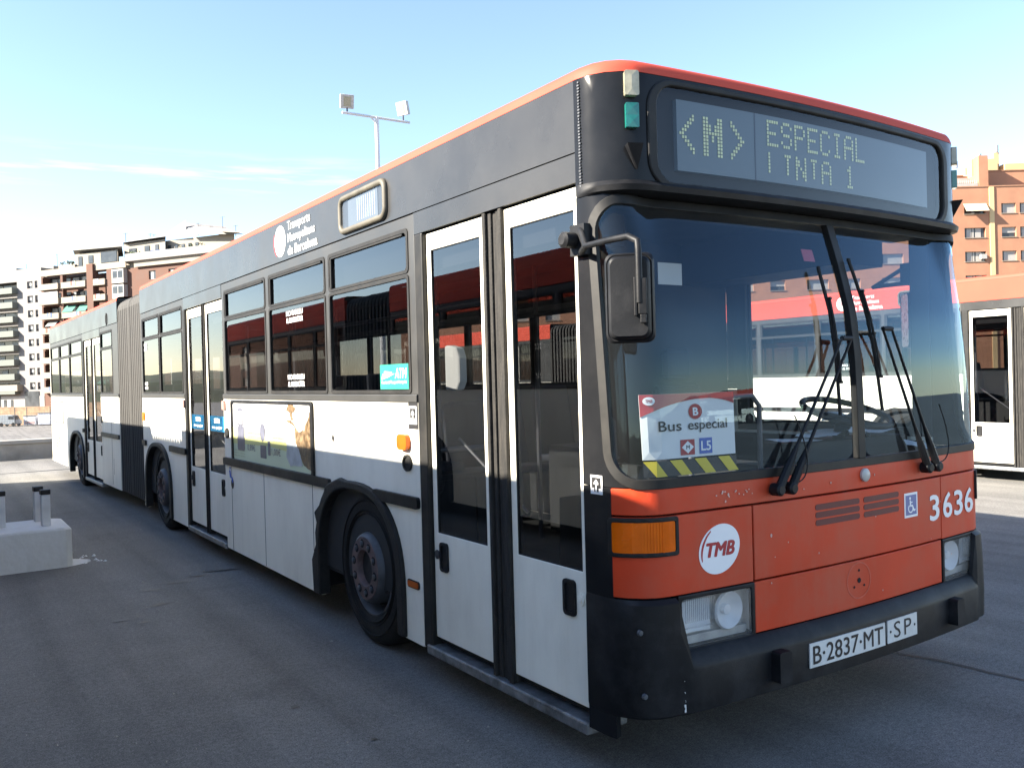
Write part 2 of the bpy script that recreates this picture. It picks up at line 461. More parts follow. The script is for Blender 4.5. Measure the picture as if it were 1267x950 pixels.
def put_text(mb, s, fm, u0, v0, u1, v1, w, mi=0, bold=0.0, shear=0.0, spacing=1.0):
    """lettering filling the box u0..u1 (reading direction) x v0..v1"""
    vs, fs = text_geo(s, 0.0, shear, spacing)
    b = bold * abs(v1 - v0) * 1.1; sg = 1 if u1 > u0 else -1
    offs = [(0, 0)] if b == 0 else [(0, 0), (b, 0), (-b, 0), (0, b * 0.7), (0, -b * 0.7), (b * 0.7, b * 0.5), (-b * 0.7, b * 0.5), (b * 0.7, -b * 0.5), (-b * 0.7, -b * 0.5)]
    e = 0 if b == 0 else b
    for i, (du, dv) in enumerate(offs):
        mb.add([fm(u0 + sg * e + (u1 - u0 - 2 * sg * e) * x + du, v0 + e * 0.7 + (v1 - v0 - 1.4 * e) * y + dv, w + 0.00004 * i) for x, y in vs], fs, mi)
def thing(name, label, cat, loc=(0, 0, 0), rz=0.0, group=None):
    o = bpy.data.objects.new(name, None); COL.objects.link(o)
    o.location = loc; o.rotation_euler = (0, 0, rz); o.empty_display_size = 0.2
    o['label'] = label; o['category'] = cat
    if group: o['group'] = group
    return o
def tag(o, label, cat, group=None, kind=None):
    if label: o['label'] = label
    if cat: o['category'] = cat
    if group: o['group'] = group
    if kind: o['kind'] = kind
    return o
def dup_tree(o, parent=None):
    c = o.copy(); COL.objects.link(c)
    if parent is not None: c.parent = parent
    for ch in [x for x in o.children]: dup_tree(ch, c)
    return c

# ------------------------------------------------------------------ the ground and the land around
def gmat(name, col, spots, rough=0.85, grain=0.35, coarse=True):
    m, n, l, b = nmat(name)
    tc = n.new('ShaderNodeTexCoord')
    def noise(scale, det, rg=0.55):
        q = n.new('ShaderNodeTexNoise'); q.inputs['Scale'].default_value = scale; q.inputs['Detail'].default_value = det
        q.inputs['Roughness'].default_value = rg
        l.new(tc.outputs['Object'], q.inputs['Vector']); return q.outputs['Fac']
    def rng(src, a, b_, lo=0.3, hi=0.7):
        q = n.new('ShaderNodeMapRange'); q.inputs['From Min'].default_value = lo; q.inputs['From Max'].default_value = hi
        q.inputs['To Min'].default_value = a; q.inputs['To Max'].default_value = b_; l.new(src, q.inputs['Value']); return q.outputs[0]
    def mul(a, b_):
        q = n.new('ShaderNodeMath'); q.operation = 'MULTIPLY'; l.new(a, q.inputs[0]); l.new(b_, q.inputs[1]); return q.outputs[0]
    f = mul(rng(noise(0.35, 5), 0.84, 1.14), rng(noise(4.0, 6, 0.7), 0.9, 1.1))
    f = mul(f, rng(noise(150.0, 2, 0.8), 1 - grain, 1 + grain))
    f = mul(f, rng(noise(38.0, 5, 0.75), 1 - grain * 0.55, 1 + grain * 0.55))
    if coarse:
        # faint tyre tracks running the way the buses drive
        tm = n.new('ShaderNodeMapping'); tm.inputs['Scale'].default_value = (2.6, 0.09, 1.0); tm.inputs['Rotation'].default_value = (0, 0, 0.10)
        l.new(tc.outputs['Object'], tm.inputs['Vector'])
        tn = n.new('ShaderNodeTexNoise'); tn.inputs['Scale'].default_value = 1.0; tn.inputs['Detail'].default_value = 5; l.new(tm.outputs[0], tn.inputs['Vector'])
        f = mul(f, rng(tn.outputs['Fac'], 1.12, 0.80, 0.42, 0.66))
    sc = n.new('ShaderNodeVectorMath'); sc.operation = 'SCALE'; sc.inputs[0].default_value = col; l.new(f, sc.inputs['Scale'])
    out = sc.outputs[0]
    # darker oil and damp blotches
    r1 = n.new('ShaderNodeValToRGB'); r1.color_ramp.elements[0].position = 0.60; r1.color_ramp.elements[1].position = 0.74
    l.new(noise(0.8, 7, 0.62), r1.inputs['Fac'])
    m1 = n.new('ShaderNodeMath'); m1.operation = 'MULTIPLY'; m1.inputs[1].default_value = spots; l.new(r1.outputs[0], m1.inputs[0])
    mx = n.new('ShaderNodeMix'); mx.data_type = 'RGBA'; l.new(m1.outputs[0], mx.inputs['Factor']); l.new(out, mx.inputs['A'])
    mx.inputs['B'].default_value = (col[0] * 0.35, col[1] * 0.35, col[2] * 0.36, 1)
    out = mx.outputs['Result']
    # pale stone chips
    vo = n.new('ShaderNodeTexVoronoi'); vo.inputs['Scale'].default_value = 46.0; l.new(tc.outputs['Object'], vo.inputs['Vector'])
    r2 = n.new('ShaderNodeValToRGB'); r2.color_ramp.elements[0].position = 0.0; r2.color_ramp.elements[0].color = (1, 1, 1, 1)
    r2.color_ramp.elements[1].position = 0.13; r2.color_ramp.elements[1].color = (0, 0, 0, 1)
    l.new(vo.outputs['Distance'], r2.inputs['Fac'])
    m2 = n.new('ShaderNodeMath'); m2.operation = 'MULTIPLY'; m2.inputs[1].default_value = 0.42; l.new(r2.outputs[0], m2.inputs[0])
    mx2 = n.new('ShaderNodeMix'); mx2.data_type = 'RGBA'; l.new(m2.outputs[0], mx2.inputs['Factor']); l.new(out, mx2.inputs['A'])
    mx2.inputs['B'].default_value = (col[0] * 2.6, col[1] * 2.6, col[2] * 2.5, 1)
    l.new(mx2.outputs['Result'], b.inputs['Base Color'])
    b.inputs['Roughness'].default_value = rough
    b.inputs['Specular IOR Level'].default_value = 0.3
    bp = n.new('ShaderNodeBump'); bp.inputs['Strength'].default_value = 0.35; bp.inputs['Distance'].default_value = 0.006
    l.new(noise(120.0, 3, 0.7), bp.inputs['Height']); l.new(bp.outputs[0], b.inputs['Normal'])
    return m
asphalt = gmat('yard_asphalt', (0.152, 0.147, 0.138), 0.6, grain=0.6)
asphalt2 = gmat('street_asphalt', (0.15, 0.145, 0.14), 0.3)
earth = gmat('bare_earth', (0.25, 0.165, 0.10), 0.4)
concrete = paint('concrete', (0.30, 0.28, 0.25), 0.85, 0.14, 2.0, dirt=(0.13, 0.115, 0.10), dirt_amt=0.65, dscale=1.6, bump=0.3, bscale=30)
whitewash = paint('whitewashed_concrete', (0.62, 0.63, 0.63), 0.85, 0.08, 5.0, dirt=(0.32, 0.30, 0.27), dirt_amt=0.4, dscale=5.0, bump=0.35, bscale=22, streak=0.25)
hillm = paint('hill_scrub', (0.045, 0.055, 0.028), 0.95, 0.5, 0.05, dirt=(0.10, 0.085, 0.05), dirt_amt=0.7, dscale=0.03)
crackm = paint('joint_sealant', (0.035, 0.035, 0.036), 0.7, 0.2)
oil = paint('oil_stain', (0.030, 0.029, 0.028), 0.45, 0.3, 8.0)

# city ground far below the raised yard, one sheet to the horizon
g = MB(); g.add([(-3000, -3000, -4.25), (3000, -3000, -4.25), (3000, 3000, -4.25), (-3000, 3000, -4.25)], [(0, 1, 2, 3)])
tag(g.build('ground', asphalt2), None, None, kind='structure')
# raised depot yard
g = MB(); g.box(-60, 90, -70, 23.2, -4.2, 0.0)
tag(g.build('depot_yard', asphalt), None, None, kind='structure')
# joint and crack lines, oil marks
g = MB()
def strip(pts, w, z=0.004):
    vs = []
    for i, p in enumerate(pts):
        a = Vector(pts[max(i - 1, 0)]); b = Vector(pts[min(i + 1, len(pts) - 1)])
        d = (b - a).normalized(); q = Vector((-d.y, d.x)) * w * (0.6 + 0.8 * random.random())
        vs += [(p[0] + q.x, p[1] + q.y, z), (p[0] - q.x, p[1] - q.y, z)]
    return vs, [(2 * i, 2 * i + 1, 2 * i + 3, 2 * i + 2) for i in range(len(pts) - 1)]
def wig(a, b, n, amp):
    a, b = Vector(a), Vector(b); d = (b - a); q = Vector((-d.y, d.x)).normalized()
    return [tuple(a.lerp(b, i / n) + q * (random.random() - 0.5) * amp) for i in range(n + 1)]

# ------------------------------------------------------------------ the articulated bus
def lerp_tab(tab, z):
    if z <= tab[0][0]: return tab[0][1]
    for (a, ya), (b, yb) in zip(tab, tab[1:]):
        if z <= b: return ya + (yb - ya) * (z - a) / (b - a)
    return tab[-1][1]
T_BODY = [(0, 2.41), (1.2, 2.41), (2.3, 2.49), (3, 2.49)]
T_GLASS = [(1.15, 2.412), (1.4, 2.416), (1.65, 2.424), (1.85, 2.445), (2.07, 2.500), (2.30, 2.570)]
YD = 2.752
def FM(s, z, w, flat=False):
    """the curved front: s runs across it and round both corners, z up, w outwards"""
    a = abs(s); sg = 1 if s >= 0 else -1
    yb = lerp_tab(T_BODY, z)
    yg = yb if (flat or z > 2.302 or z < 1.15) else lerp_tab(T_GLASS, z)
    k = min(1, max(0, (a - 0.96) / 0.30)); k = k * k * (3 - 2 * k)
    yc = yg * (1 - k) + yb * k
    if a <= 1.05:
        x = a; y = yc + 0.05 * (a / 1.05) ** 2; nx, ny = 0.09 * a, -1.0
    elif a <= 1.364:
        t = (a - 1.05) / 0.2; x = 1.05 + 0.2 * math.sin(t); y = yc + 0.05 + 0.2 * (1 - math.cos(t)); nx, ny = math.sin(t), -math.cos(t)
        if t < 0.1: nx = max(nx, 0.09)
    else:
        y0 = yc + 0.25; x = 1.25; y = y0 + (YD - y0) * (a - 1.364) / 0.09; nx, ny = 1.0, 0.0
    return (sg * (x + w * nx), y + w * ny, z)
def FU(s, z, w): return FM(s, z, w, True)
TH = R(1.2)
JY = 12.0
def bend(p):
    x, y, z = p; y -= JY
    return (x * math.cos(TH) - y * math.sin(TH), x * math.sin(TH) + y * math.cos(TH) + JY, z)

DOTS = {'E': ["11111", "10000", "10000", "11110", "10000", "10000", "11111"], 'S': ["01110", "10001", "10000", "01110", "00001", "10001", "01110"],
        'P': ["11110", "10001", "10001", "11110", "10000", "10000", "10000"], 'C': ["01110", "10001", "10000", "10000", "10000", "10001", "01110"],
        'I': ["01110", "00100", "00100", "00100", "00100", "00100", "01110"], 'A': ["01110", "10001", "10001", "11111", "10001", "10001", "10001"],
        'L': ["10000"] * 6 + ["11111"], 'l': ["10000"] * 6 + ["00000"], 't': ["01110"] + ["00100"] * 5 + ["00000"],
        'N': ["10001", "11001", "11001", "10101", "10011", "10011", "10001"], '1': ["00100", "01100", "00100", "00100", "00100", "00100", "01110"], ' ': ["00000"] * 7,
        'M': ["1100011", "1100011", "1110111", "1110111", "1111111", "1101011", "1101011", "1100011", "1100011", "1100011", "1100011"],
        '<': ["000001", "000011", "000110", "001100", "011000", "110000", "011000", "001100", "000110", "000011", "000001"],
        '>': ["100000", "110000", "011000", "001100", "000110", "000011", "000110", "001100", "011000", "110000", "100000"]}

def make_bus(root, upper, st=0.0, full=True, number='3636'):
    """upper: paint of the band above the windows; st: extra metres in the front section"""
    P = root
    Y = lambda y: y + (st if y > 5.36 else 0.0)
    SR = lambda u, v, w: (-1.25 - w, u, v)
    SL = lambda u, v, w: (1.25 + w, u, v)
    BR = lambda u, v, w: bend2((-1.25 - w, u, v))
    BL = lambda u, v, w: bend2((1.25 + w, u, v))
    def bend2(p):
        x, y, z = bend((p[0], p[1], p[2])); return (x, y + st, z)
    A_END = 11.27 + st
    B0, B1 = 12.74, 19.15
    # ---- upper band, corner mask, roof
    m = MB()
    m.plate([rect(YD, 2.481, A_END, 2.762)], SR, -0.04, 0.0)
    m.plate([rect(YD, 2.481, A_END, 2.762)], SL, -0.04, 0.0)
    m.plate([rect(B0, 2.481, B1, 2.762)], BR, -0.04, 0.0)
    m.plate([rect(B0, 2.481, B1, 2.762)], BL, -0.04, 0.0)
    m.build('upper_panel', darkside if upper is dark else upper, P)
    m = MB()
    m.plate([[(-1.454, 2.302), (1.454, 2.302), (1.454, 2.762), (-1.454, 2.762)], rr(-1.02, 2.335, 1.00, 2.735, 0.09)], FU, -0.03, 0.0, h=0.07)
    m.build('front_mask', dark if upper is dark else upper, P, smooth=35)
    # roof: red cove and crown
    def outline_A():
        o = []
        n = 40
        for i in range(n + 1):
            s = -1.364 + 2.728 * i / n
            p = FU(s, 2.76, 0); q = FU(s, 2.76, -1)
            o.append((Vector((p[0], p[1])), Vector((q[0] - p[0], q[1] - p[1])).normalized()))
        left = [(Vector((-1.25, y)), Vector((1, 0))) for y in (A_END, 9.0, 6.0, YD)]
        right = [(Vector((1.25, y)), Vector((-1, 0))) for y in (YD, 6.0, 9.0, A_END)]
        return left + o + right
    def roof(out, tf, name):
        rings = [(0.0, 2.764), (0.003, 2.782), (0.009, 2.799), (0.020, 2.812), (0.040, 2.821), (0.09, 2.826), (0.32, 2.832), (0.6, 2.836)]
        mm = MB(); vs = []; k = len(out)
        for d, z in rings:
            for p, q in out:
                vs.append(tf((p.x + q.x * d, p.y + q.y * d, z)))
        fs = []
        for r_ in range(len(rings) - 1):
            for i in range(k - 1):
                fs.append((r_ * k + i, r_ * k + i + 1, (r_ + 1) * k + i + 1, (r_ + 1) * k + i))
        o = (len(rings) - 1) * k
        for i in range(k // 2): 
            j = k - 1 - i
            if i + 1 < j - 1: fs.append((o + i, o + i + 1, o + j - 1, o + j))
        mm.add(vs, fs); return mm.build(name, redroof, P, smooth=50)
    roof(outline_A(), lambda p: p, 'roof')
    outB = [(Vector((-1.25, y)), Vector((1, 0))) for y in (B0, 15, 17, B1 - 0.75)] + [(Vector((-1.25, B1 - 0.08)), Vector((1, -0.9))), (Vector((-1.18, B1)), Vector((0.9, -1))), (Vector((1.18, B1)), Vector((-0.9, -1))), (Vector((1.25, B1 - 0.08)), Vector((-1, -0.9)))] + [(Vector((1.25, y)), Vector((-1, 0))) for y in (B1 - 0.75, 17, 15, B0)]
    roof(outB, bend2, 'roof')
    # end walls at the joint and the tail
    m = MB(); m.box(-1.24, 1.24, A_END - 0.06, A_END, 2.30, 2.80); m.box(-1.24, -1.0, A_END - 0.06, A_END, 0.25, 2.3); m.box(1.0, 1.24, A_END - 0.06, A_END, 0.25, 2.3)
    m.box(-1.24, 1.24, B0, B0 + 0.06, 2.3, 2.8, fn=lambda x, y, z: bend2((x, y, z)))
    for s in (-1, 1): m.box(min(s * 1.0, s * 1.24), max(s * 1.0, s * 1.24), B0, B0 + 0.06, 0.25, 2.3, fn=lambda x, y, z: bend2((x, y, z)))
    m.build('joint_frame', dark, P)
    m = MB(); m.plate([rect(-1.25, 0.3, 1.25, 2.76), rr(-1.0, 1.5, 1.0, 2.3, 0.1)], lambda u, v, w: bend2((u, B1 - 0.04 + w, v)), 0, 0.04)
    m.build('rear_wall', white, P)
    m = MB(); m.plate([rr(-1.0, 1.5, 1.0, 2.3, 0.1)], lambda u, v, w: bend2((u, B1 - 0.01, v)), 0)
    m.build('rear_window', g_side, P)
    # ---- windows
    W_A = [(4.23, 5.33)] + ([(5.41, 5.32 + st)] if st > 0.5 else []) + [(5.41 + st, 6.52 + st), (6.62 + st, 7.71 + st)]
    W_A2 = [(9.25 + st, 10.25 + st), (10.31 + st, 11.19 + st)]
    W_B1 = [(13.14, 13.98)]
    W_B2 = [(15.58, 16.78), (16.85, 17.94), (18.03, 19.08)]
    L_A = [(4.23, 5.33), (5.41, 6.52), (6.62, 7.71), (7.80, 8.90), (8.99, 10.10), (10.2, 11.15)]
    if st > 0.5: L_A.append((11.24, 11.2 + st))
    L_B = [(12.85, 13.98), (14.07, 15.2), (15.29, 16.42), (16.5, 17.6), (17.7, 19.0)]
    def win_plate(rng, wins, fm, z0=1.515, ztop=2.475):
        mm = MB(); loops = [rect(rng[0], z0, rng[1], ztop)]
        for a, b in wins:
            loops.append(rr(a, 1.52 + 0.012, b, 2.155, 0.02)); loops.append(rr(a, 2.178, b, 2.40, 0.03))
        mm.plate(loops, fm, -0.035, -0.004)
        mm.build('window_surround', framem, P, bevel=0.004)
        for a, b in wins:
            f = MB()
            f.plate([rr(a - 0.012, 1.522, b + 0.012, 2.163, 0.025), rr(a + 0.008, 1.541, b - 0.008, 2.146, 0.02)], fm, -0.012, 0.001)
            f.plate([rr(a - 0.012, 2.170, b + 0.012, 2.412, 0.03), rr(a + 0.009, 2.187, b - 0.009, 2.391, 0.03)], fm, -0.012, 0.001)
            f.plate([[(b - 0.010, 2.19), (b - 0.010, 2.392), (a + 0.06, 2.392), (a + 0.06, 2.379), (b - 0.034, 2.379), (b - 0.034, 2.19)]], fm, -0.013, -0.002)
            fo = f.build('window', rubber, P)
            q = MB(); q.plate([rr(a, 1.535, b, 2.153, 0.02)], fm, -0.010); q.build('pane', g_tint, fo)
            q = MB(); q.plate([rr(a, 2.18, b, 2.398, 0.03)], fm, -0.016); q.build('hopper_pane', g_tint, fo)
    win_plate((4.15, 7.80 + st), W_A, SR); win_plate((9.16 + st, A_END), W_A2, SR)
    win_plate((B0, 14.03), W_B1, BR); win_plate((15.47, B1), W_B2, BR)
    win_plate((4.15, A_END), L_A, SL); win_plate((B0, B1), L_B, BL)
    # driver's side window
    m = MB(); m.plate([rect(YD, 1.2, 4.15, 2.475), rr(2.86, 1.25, 4.06, 2.40, 0.06)], SL, -0.035, -0.004); m.build('window_surround', framem, P)
    m = MB(); m.plate([rr(2.85, 1.24, 4.07, 2.41, 0.06), rr(2.88, 1.27, 4.04, 2.38, 0.05)], SL, -0.012, 0.002)
    fo = m.build('window', rubber, P)
    q = MB(); q.plate([rr(2.87, 1.26, 4.05, 2.39, 0.05)], SL, -0.01); q.build('pane', g_side, fo)
    # headers over the doors, sill trims
    m = MB()
    for (a, b), fm in (((YD, 4.148), SR), ((7.802 + st, 9.158 + st), SR), ((14.032, 15.468), BR)):
        m.plate([rect(a, 2.362, b, 2.476)], fm, -0.035, -0.002)
    m.build('door_header', darkside, P)
    m = MB()
    for (a, b), fm in (((4.15, 7.80 + st), SR), ((9.16 + st, A_END), SR), ((B0, 14.03), BR), ((15.47, B1), BR), ((4.16, A_END), SL), ((B0, B1), BL)):
        m.plate([rect(a, 1.474, b, 1.516)], fm, -0.035, 0.008)
    m.build('sill_trim', framem, P, bevel=0.004)
    # ---- white skirt with wheel arches
    def skirt_loop(a, b, z0, z1, arches):
        lp = [(b, z1), (a, z1), (a, z0)]
        for c, hw, top in sorted(arches):
            n = 18
            lp.append((c - hw, z0))
            for k in range(n + 1):
                t = math.pi - math.pi * k / n
                ct, s_ = math.cos(t), math.sin(t)
                e = 2.6
                lp.append((c + hw * math.copysign(abs(ct) ** (2 / e), ct), 0.45 + (top - 0.45) * abs(s_) ** (2 / e)))
            lp.append((c + hw, z0))
        lp.append((b, z0))
        return lp
    AF = 5.0; AM = 10.48 + st; AB = 16.22
    # wheel arches only inside the panel they cut
    m = MB()
    m.plate([skirt_loop(4.146, 7.80 + st, 0.175, 1.472, [(AF, 0.60, 0.955)])], SR, -0.03, 0.0)
    m.plate([skirt_loop(9.16 + st, A_END, 0.175, 1.472, [(AM, 0.61, 0.94)])], SR, -0.03, 0.0)
    m.plate([rect(B0, 0.22, 14.03, 1.472)], BR, -0.03, 0.0)
    m.plate([skirt_loop(15.47, B1, 0.24, 1.472, [(AB, 0.66, 0.88)])], BR, -0.03, 0.0)
    m.plate([skirt_loop(4.15, A_END, 0.175, 1.472, [(AF, 0.60, 0.955), (AM, 0.61, 0.94)])], SL, -0.03, 0.0); m.plate([rect(YD, 0.175, 4.146, 1.198)], SL, -0.03, 0.0)
    m.plate([skirt_loop(B0, B1, 0.24, 1.472, [(AB, 0.66, 0.88)])], BL, -0.03, 0.0)
    m.build('skirt_panel', white, P)
    # fine panel joints and rub rails
    m = MB()
    for y in (5.72, 6.75, 7.62): m.plate([rect(Y(y) - 0.003, 0.18, Y(y) + 0.003, 0.90)], SR, 0.0, 0.0015)
    for y in (13.3, 17.55): m.plate([rect(y - 0.004, 0.26, y + 0.004, 1.46)], BR, 0.0, 0.0015)
    m.plate([rect(13.2, 0.4, 13.204, 0.62), rect(13.2, 0.4, 13.2, 0.4)][:1], BR, 0.0, 0.0015)
    m.build('panel_joint', void, P)
    m = MB()
    for (a, b), fm in (((5.38, 7.80), SR), ((4.15, 4.71), SR), ((9.17, 9.86), SR), ((11.08, 11.26), SR)):
        m.plate([rr(Y(a) if a > 5.5 else a, 0.905, Y(b), 0.968, 0.02)], fm, 0.0, 0.022)
    m.plate([rr(B0 + 0.02, 0.905, 14.02, 0.965, 0.02)], BR, 0.0, 0.02); m.plate([rr(15.48, 0.905, 15.60, 0.965, 0.02)], BR, 0.0, 0.02)
    m.build('rub_rail', black, P, bevel=0.006)
    # arch lips
    def lip(c, hw, top, fm, mm, torn=False):
        n = 26; inner = []; outer = []
        for k in range(n + 1):
            t = math.pi - math.pi * k / n
            ct, s_ = math.cos(t), math.sin(t); e = 2.5
            cu = lambda q, p: math.copysign(abs(q) ** (2 / e), q)
            inner.append((c + (hw - 0.02) * cu(ct, 0), 0.40 + (top - 0.42) * abs(s_) ** (2 / e)))
            wv = 0.055
            if torn and ct > 0.25: wv = 0.060 + 0.030 * math.sin(k * 1.5) + 0.022 * math.sin(k * 2.9 + 1)
            outer.append((c + (hw + wv) * cu(ct, 0), 0.40 + (top - 0.40 + (0.05 if torn and ct > 0.2 else 0.03)) * abs(s_) ** (2 / e)))
        inner = [(inner[0][0], 0.18)] + inner + [(inner[-1][0], 0.18)]
        outer = [(outer[0][0], 0.18)] + outer + [(outer[-1][0] - 0.02, 0.18)]
        mm.plate([inner + outer[::-1]], fm, -0.06, 0.026)
    m = MB(); lip(AF, 0.60, 0.955, SR, m, True); lip(AM, 0.61, 0.94, SR, m); lip(AB, 0.66, 0.88, BR, m)
    lip(AF, 0.60, 0.955, SL, m); lip(AM, 0.61, 0.94, SL, m); lip(AB, 0.66, 0.88, BL, m)
    m.build('arch_lip', rubber, P, bevel=0.010)
    # arch liners and underbody
    m = MB()
    def liner(c, hw, top, tf, sx):
        n = 14; vs = []; fs = []
        for k in range(n + 1):
            t = math.pi * k / n
            y = c + (hw + 0.015) * math.cos(t); z = 0.3 + (top - 0.28) * math.sin(t) ** 0.8
            vs += [tf((sx * 1.235, y, z)), tf((sx * 0.80, y, z))]
        for k in range(n): fs.append((2 * k, 2 * k + 1, 2 * k + 3, 2 * k + 2))
        m.add(vs, fs)
        m.add([tf((sx * 0.80, c - hw - 0.02, 0.2)), tf((sx * 0.80, c + hw + 0.02, 0.2)), tf((sx * 0.80, c + hw + 0.02, 1.0)), tf((sx * 0.80, c - hw - 0.02, 1.0))], [(0, 1, 2, 3)])
    idt = lambda p: p
    for sx in (-1, 1):
        liner(AF, 0.6, 0.955, idt, sx); liner(AM, 0.61, 0.94, idt, sx); liner(AB, 0.66, 0.9, bend2, sx)
    m.box(-0.82, 0.82, 2.7, A_END, 0.22, 0.34)
    for a, b in ((2.7, 4.36), (5.64, AM - 0.63), (AM + 0.63, A_END)):
        m.box(-1.2, -0.83, a, b, 0.22, 0.34); m.box(0.83, 1.2, a, b, 0.22, 0.34)
    m.box(-0.82, 0.82, B0, B1 - 0.1, 0.26, 0.36, fn=lambda x, y, z: bend2((x, y, z)))
    for a, b in ((B0, AB - 0.68), (AB + 0.68, B1 - 0.1)):
        for s in (-1, 1):
            m.box(min(s * 0.83, s * 1.2), max(s * 0.83, s * 1.2), a, b, 0.26, 0.36, fn=lambda x, y, z: bend2((x, y, z)))
    m.build('underbody', void, P)
    # ---- wheels
    def wheel(c, sx, tf, deep):
        cv = tf(c); mm = MB()
        mm.lathe([(0.285, 0.0), (0.30, 0.012), (0.36, 0.022), (0.42, 0.018), (0.455, 0.0), (0.475, -0.04), (0.478, -0.12), (0.475, -0.22), (0.45, -0.27), (0.29, -0.28)], cv, 'x', 48, sx=sx)
        for rr_ in (0.325, 0.345, 0.405): mm.lathe([(rr_ - 0.004, 0.017), (rr_, 0.026), (rr_ + 0.004, 0.017)], cv, 'x', 48, sx=sx)
        w = mm.build('wheel', tyrem, P, smooth=40)
        mm = MB(); o = -0.20 if deep else 0.040
        mm.lathe([(0.290, -0.002), (0.292, 0.010), (0.283, 0.012), (0.272, -0.01), (0.262, -0.05), (0.258, -0.12), (0.252, -0.14)] +
                 ([(0.20, -0.20), (0.12, -0.20)] if deep else [(0.238, -0.10), (0.212, 0.020), (0.203, 0.042), (0.188, 0.052)]), cv, 'x', 48, sx=sx)
        rim = mm.build('rim', steel, w, smooth=40)
        hub = MB()
        hub.lathe([(0.188, 0.010 + o), (0.186, 0.015 + o), (0.112, 0.016 + o), (0.106, 0.008 + o), (0.104, -0.09 + o), (0.085, -0.095 + o), (0.08, -0.055 + o), (0.0, -0.05 + o)], cv, 'x', 40, sx=sx)
        hub.build('hub_flange', rust, w, smooth=40)
        hl = MB(); nt = MB()
        for k in range(10):
            t = 2 * math.pi * (k + 0.3) / 10
            yy, zz = cv[1] + 0.148 * math.cos(t), cv[2] + 0.148 * math.sin(t)
            hl.lathe([(0.0265, 0.0170 + o), (0.0, 0.0170 + o)], (cv[0], yy, zz), 'x', 14, sx=sx)
            nt.lathe([(0.016, 0.0172 + o), (0.016, 0.026 + o), (0.009, 0.029 + o), (0.0, 0.029 + o)], (cv[0], yy, zz), 'x', 6, sx=sx)
            if k < 8 and not deep:
                t = 2 * math.pi * (k + 0.5) / 8
                yy, zz = cv[1] + 0.224 * math.cos(t), cv[2] + 0.224 * math.sin(t)
                mm2 = MB()
                # hand hole: an oval lying on the cone of the disc
                ax = Vector((0, -math.sin(t), math.cos(t))); rad = Vector((0.12 * sx, 0, 0)) - Vector((0, math.cos(t), math.sin(t))) * 0.026
                rad.normalize(); ctr = Vector((cv[0] + sx * -0.040, yy, zz)) - 0.0 * rad
                nn = ax.cross(rad); 
                if nn.x * sx < 0: nn = -nn
                ctr = Vector((cv[0], cv[1], cv[2])) + Vector((sx * -0.030, 0.2235 * math.cos(t), 0.2235 * math.sin(t))) + nn * 0.004
                vs = [ctr + ax * 0.036 * math.cos(q * math.pi / 8) + rad * 0.026 * math.sin(q * math.pi / 8) for q in range(16)]
                hl.add(vs, [tuple(range(16))])
        hl.build('bolt_hole', void, w); nt.build('wheel_nut', steel, w)
        return w
    for sx in (-1, 1):
        wheel((sx * 1.195, 4.90, 0.470), sx, idt, False)
        wheel((sx * 1.20, 10.36 + st, 0.470), sx, idt, False)
        wheel((sx * 1.20, 16.1, 0.470), sx, bend2, False)
    # ---- doors
    def door(y0, y1, ym0, ym1, fm, sgn, name, glass_b=0.80):
        """a double door: two white leaves with a rubber strip between"""
        for (a, b, hy, hl_) in ((ym1, y1 - 0.05, 0.09, 1), (y0 + 0.004, ym0, 0.10, -1)):
            mm = MB()
            mm.plate([rect(a, 0.25, b, 2.352), rect(a + 0.045, glass_b, b - 0.045, 2.262)], fm, -0.035, -0.022)
            lf = mm.build('door_leaf', white, P, bevel=0.005)
            q = MB(); q.plate([rect(a + 0.04, glass_b - 0.005, b - 0.04, 2.267)], fm, -0.031); q.build('door_glass', g_side, lf)
            q = MB(); q.plate([rect(a + 0.040, glass_b - 0.006, b - 0.040, 2.268), rect(a + 0.048, glass_b + 0.003, b - 0.048, 2.259)], fm, -0.05, -0.0245); q.build('glass_seal', rubber, lf)
            hc = (b - 0.11) if hl_ == 1 else (a + 0.13)
            q = MB()
            q.plate([rr(hc - 0.042, 0.605, hc + 0.042, 0.755, 0.02), rr(hc - 0.028, 0.62, hc + 0.028, 0.74, 0.015)], fm, -0.03, -0.012)
            q.plate([rr(hc - 0.032, 0.615, hc + 0.032, 0.745, 0.015)], fm, -0.03, -0.020)
            q.build('door_handle', black, lf, bevel=0.004)
            lc = hc + (0.075 if hl_ == 1 else -0.075)
            q = MB(); q.plate([ell(lc, 0.685, 0.022, 0.024, 20)], fm, -0.03, -0.016); q.plate([ell(lc, 0.685, 0.010, 0.012, 14)], fm, -0.016, -0.012)
            q.build('door_lock', steel if hl_ == 1 else white, lf)
        mm = MB()
        for k in range(5):
            a = ym0 + (ym1 - ym0) * k / 5; b = ym0 + (ym1 - ym0) * (k + 1) / 5
            mm.plate([rect(a + 0.003, 0.20, b - 0.003, 2.36)], fm, -0.06, (-0.006, -0.018, -0.026, -0.018, -0.006)[k])
        mm.plate([rect(ym0, 0.2, ym1, 2.36)], fm, -0.07, -0.03)
        mm.build('door_seal', seal, P, bevel=0.006)
        mm = MB(); mm.plate([rect(y1 - 0.045, 0.18, y1 + 0.042, 2.36)], fm, -0.06, 0.003); mm.build('door_post', gask, P, bevel=0.008)
        mm = MB(); mm.plate([rect(y0 - 0.0, 0.155, y1 + 0.0, 0.205)], fm, -0.20, 0.012); mm.build('door_step', alu, P, bevel=0.008)
        mm = MB(); mm.plate([rect(y0, 0.205, y1, 0.27)], fm, -0.25, -0.12); mm.build('step_riser', void, P)
        # operating arms behind the glass
        q = MB()
        q.tube([fm(y1 - 0.10, 1.28, -0.16), fm(ym1 + 0.10, 0.92, -0.30)], 0.008)
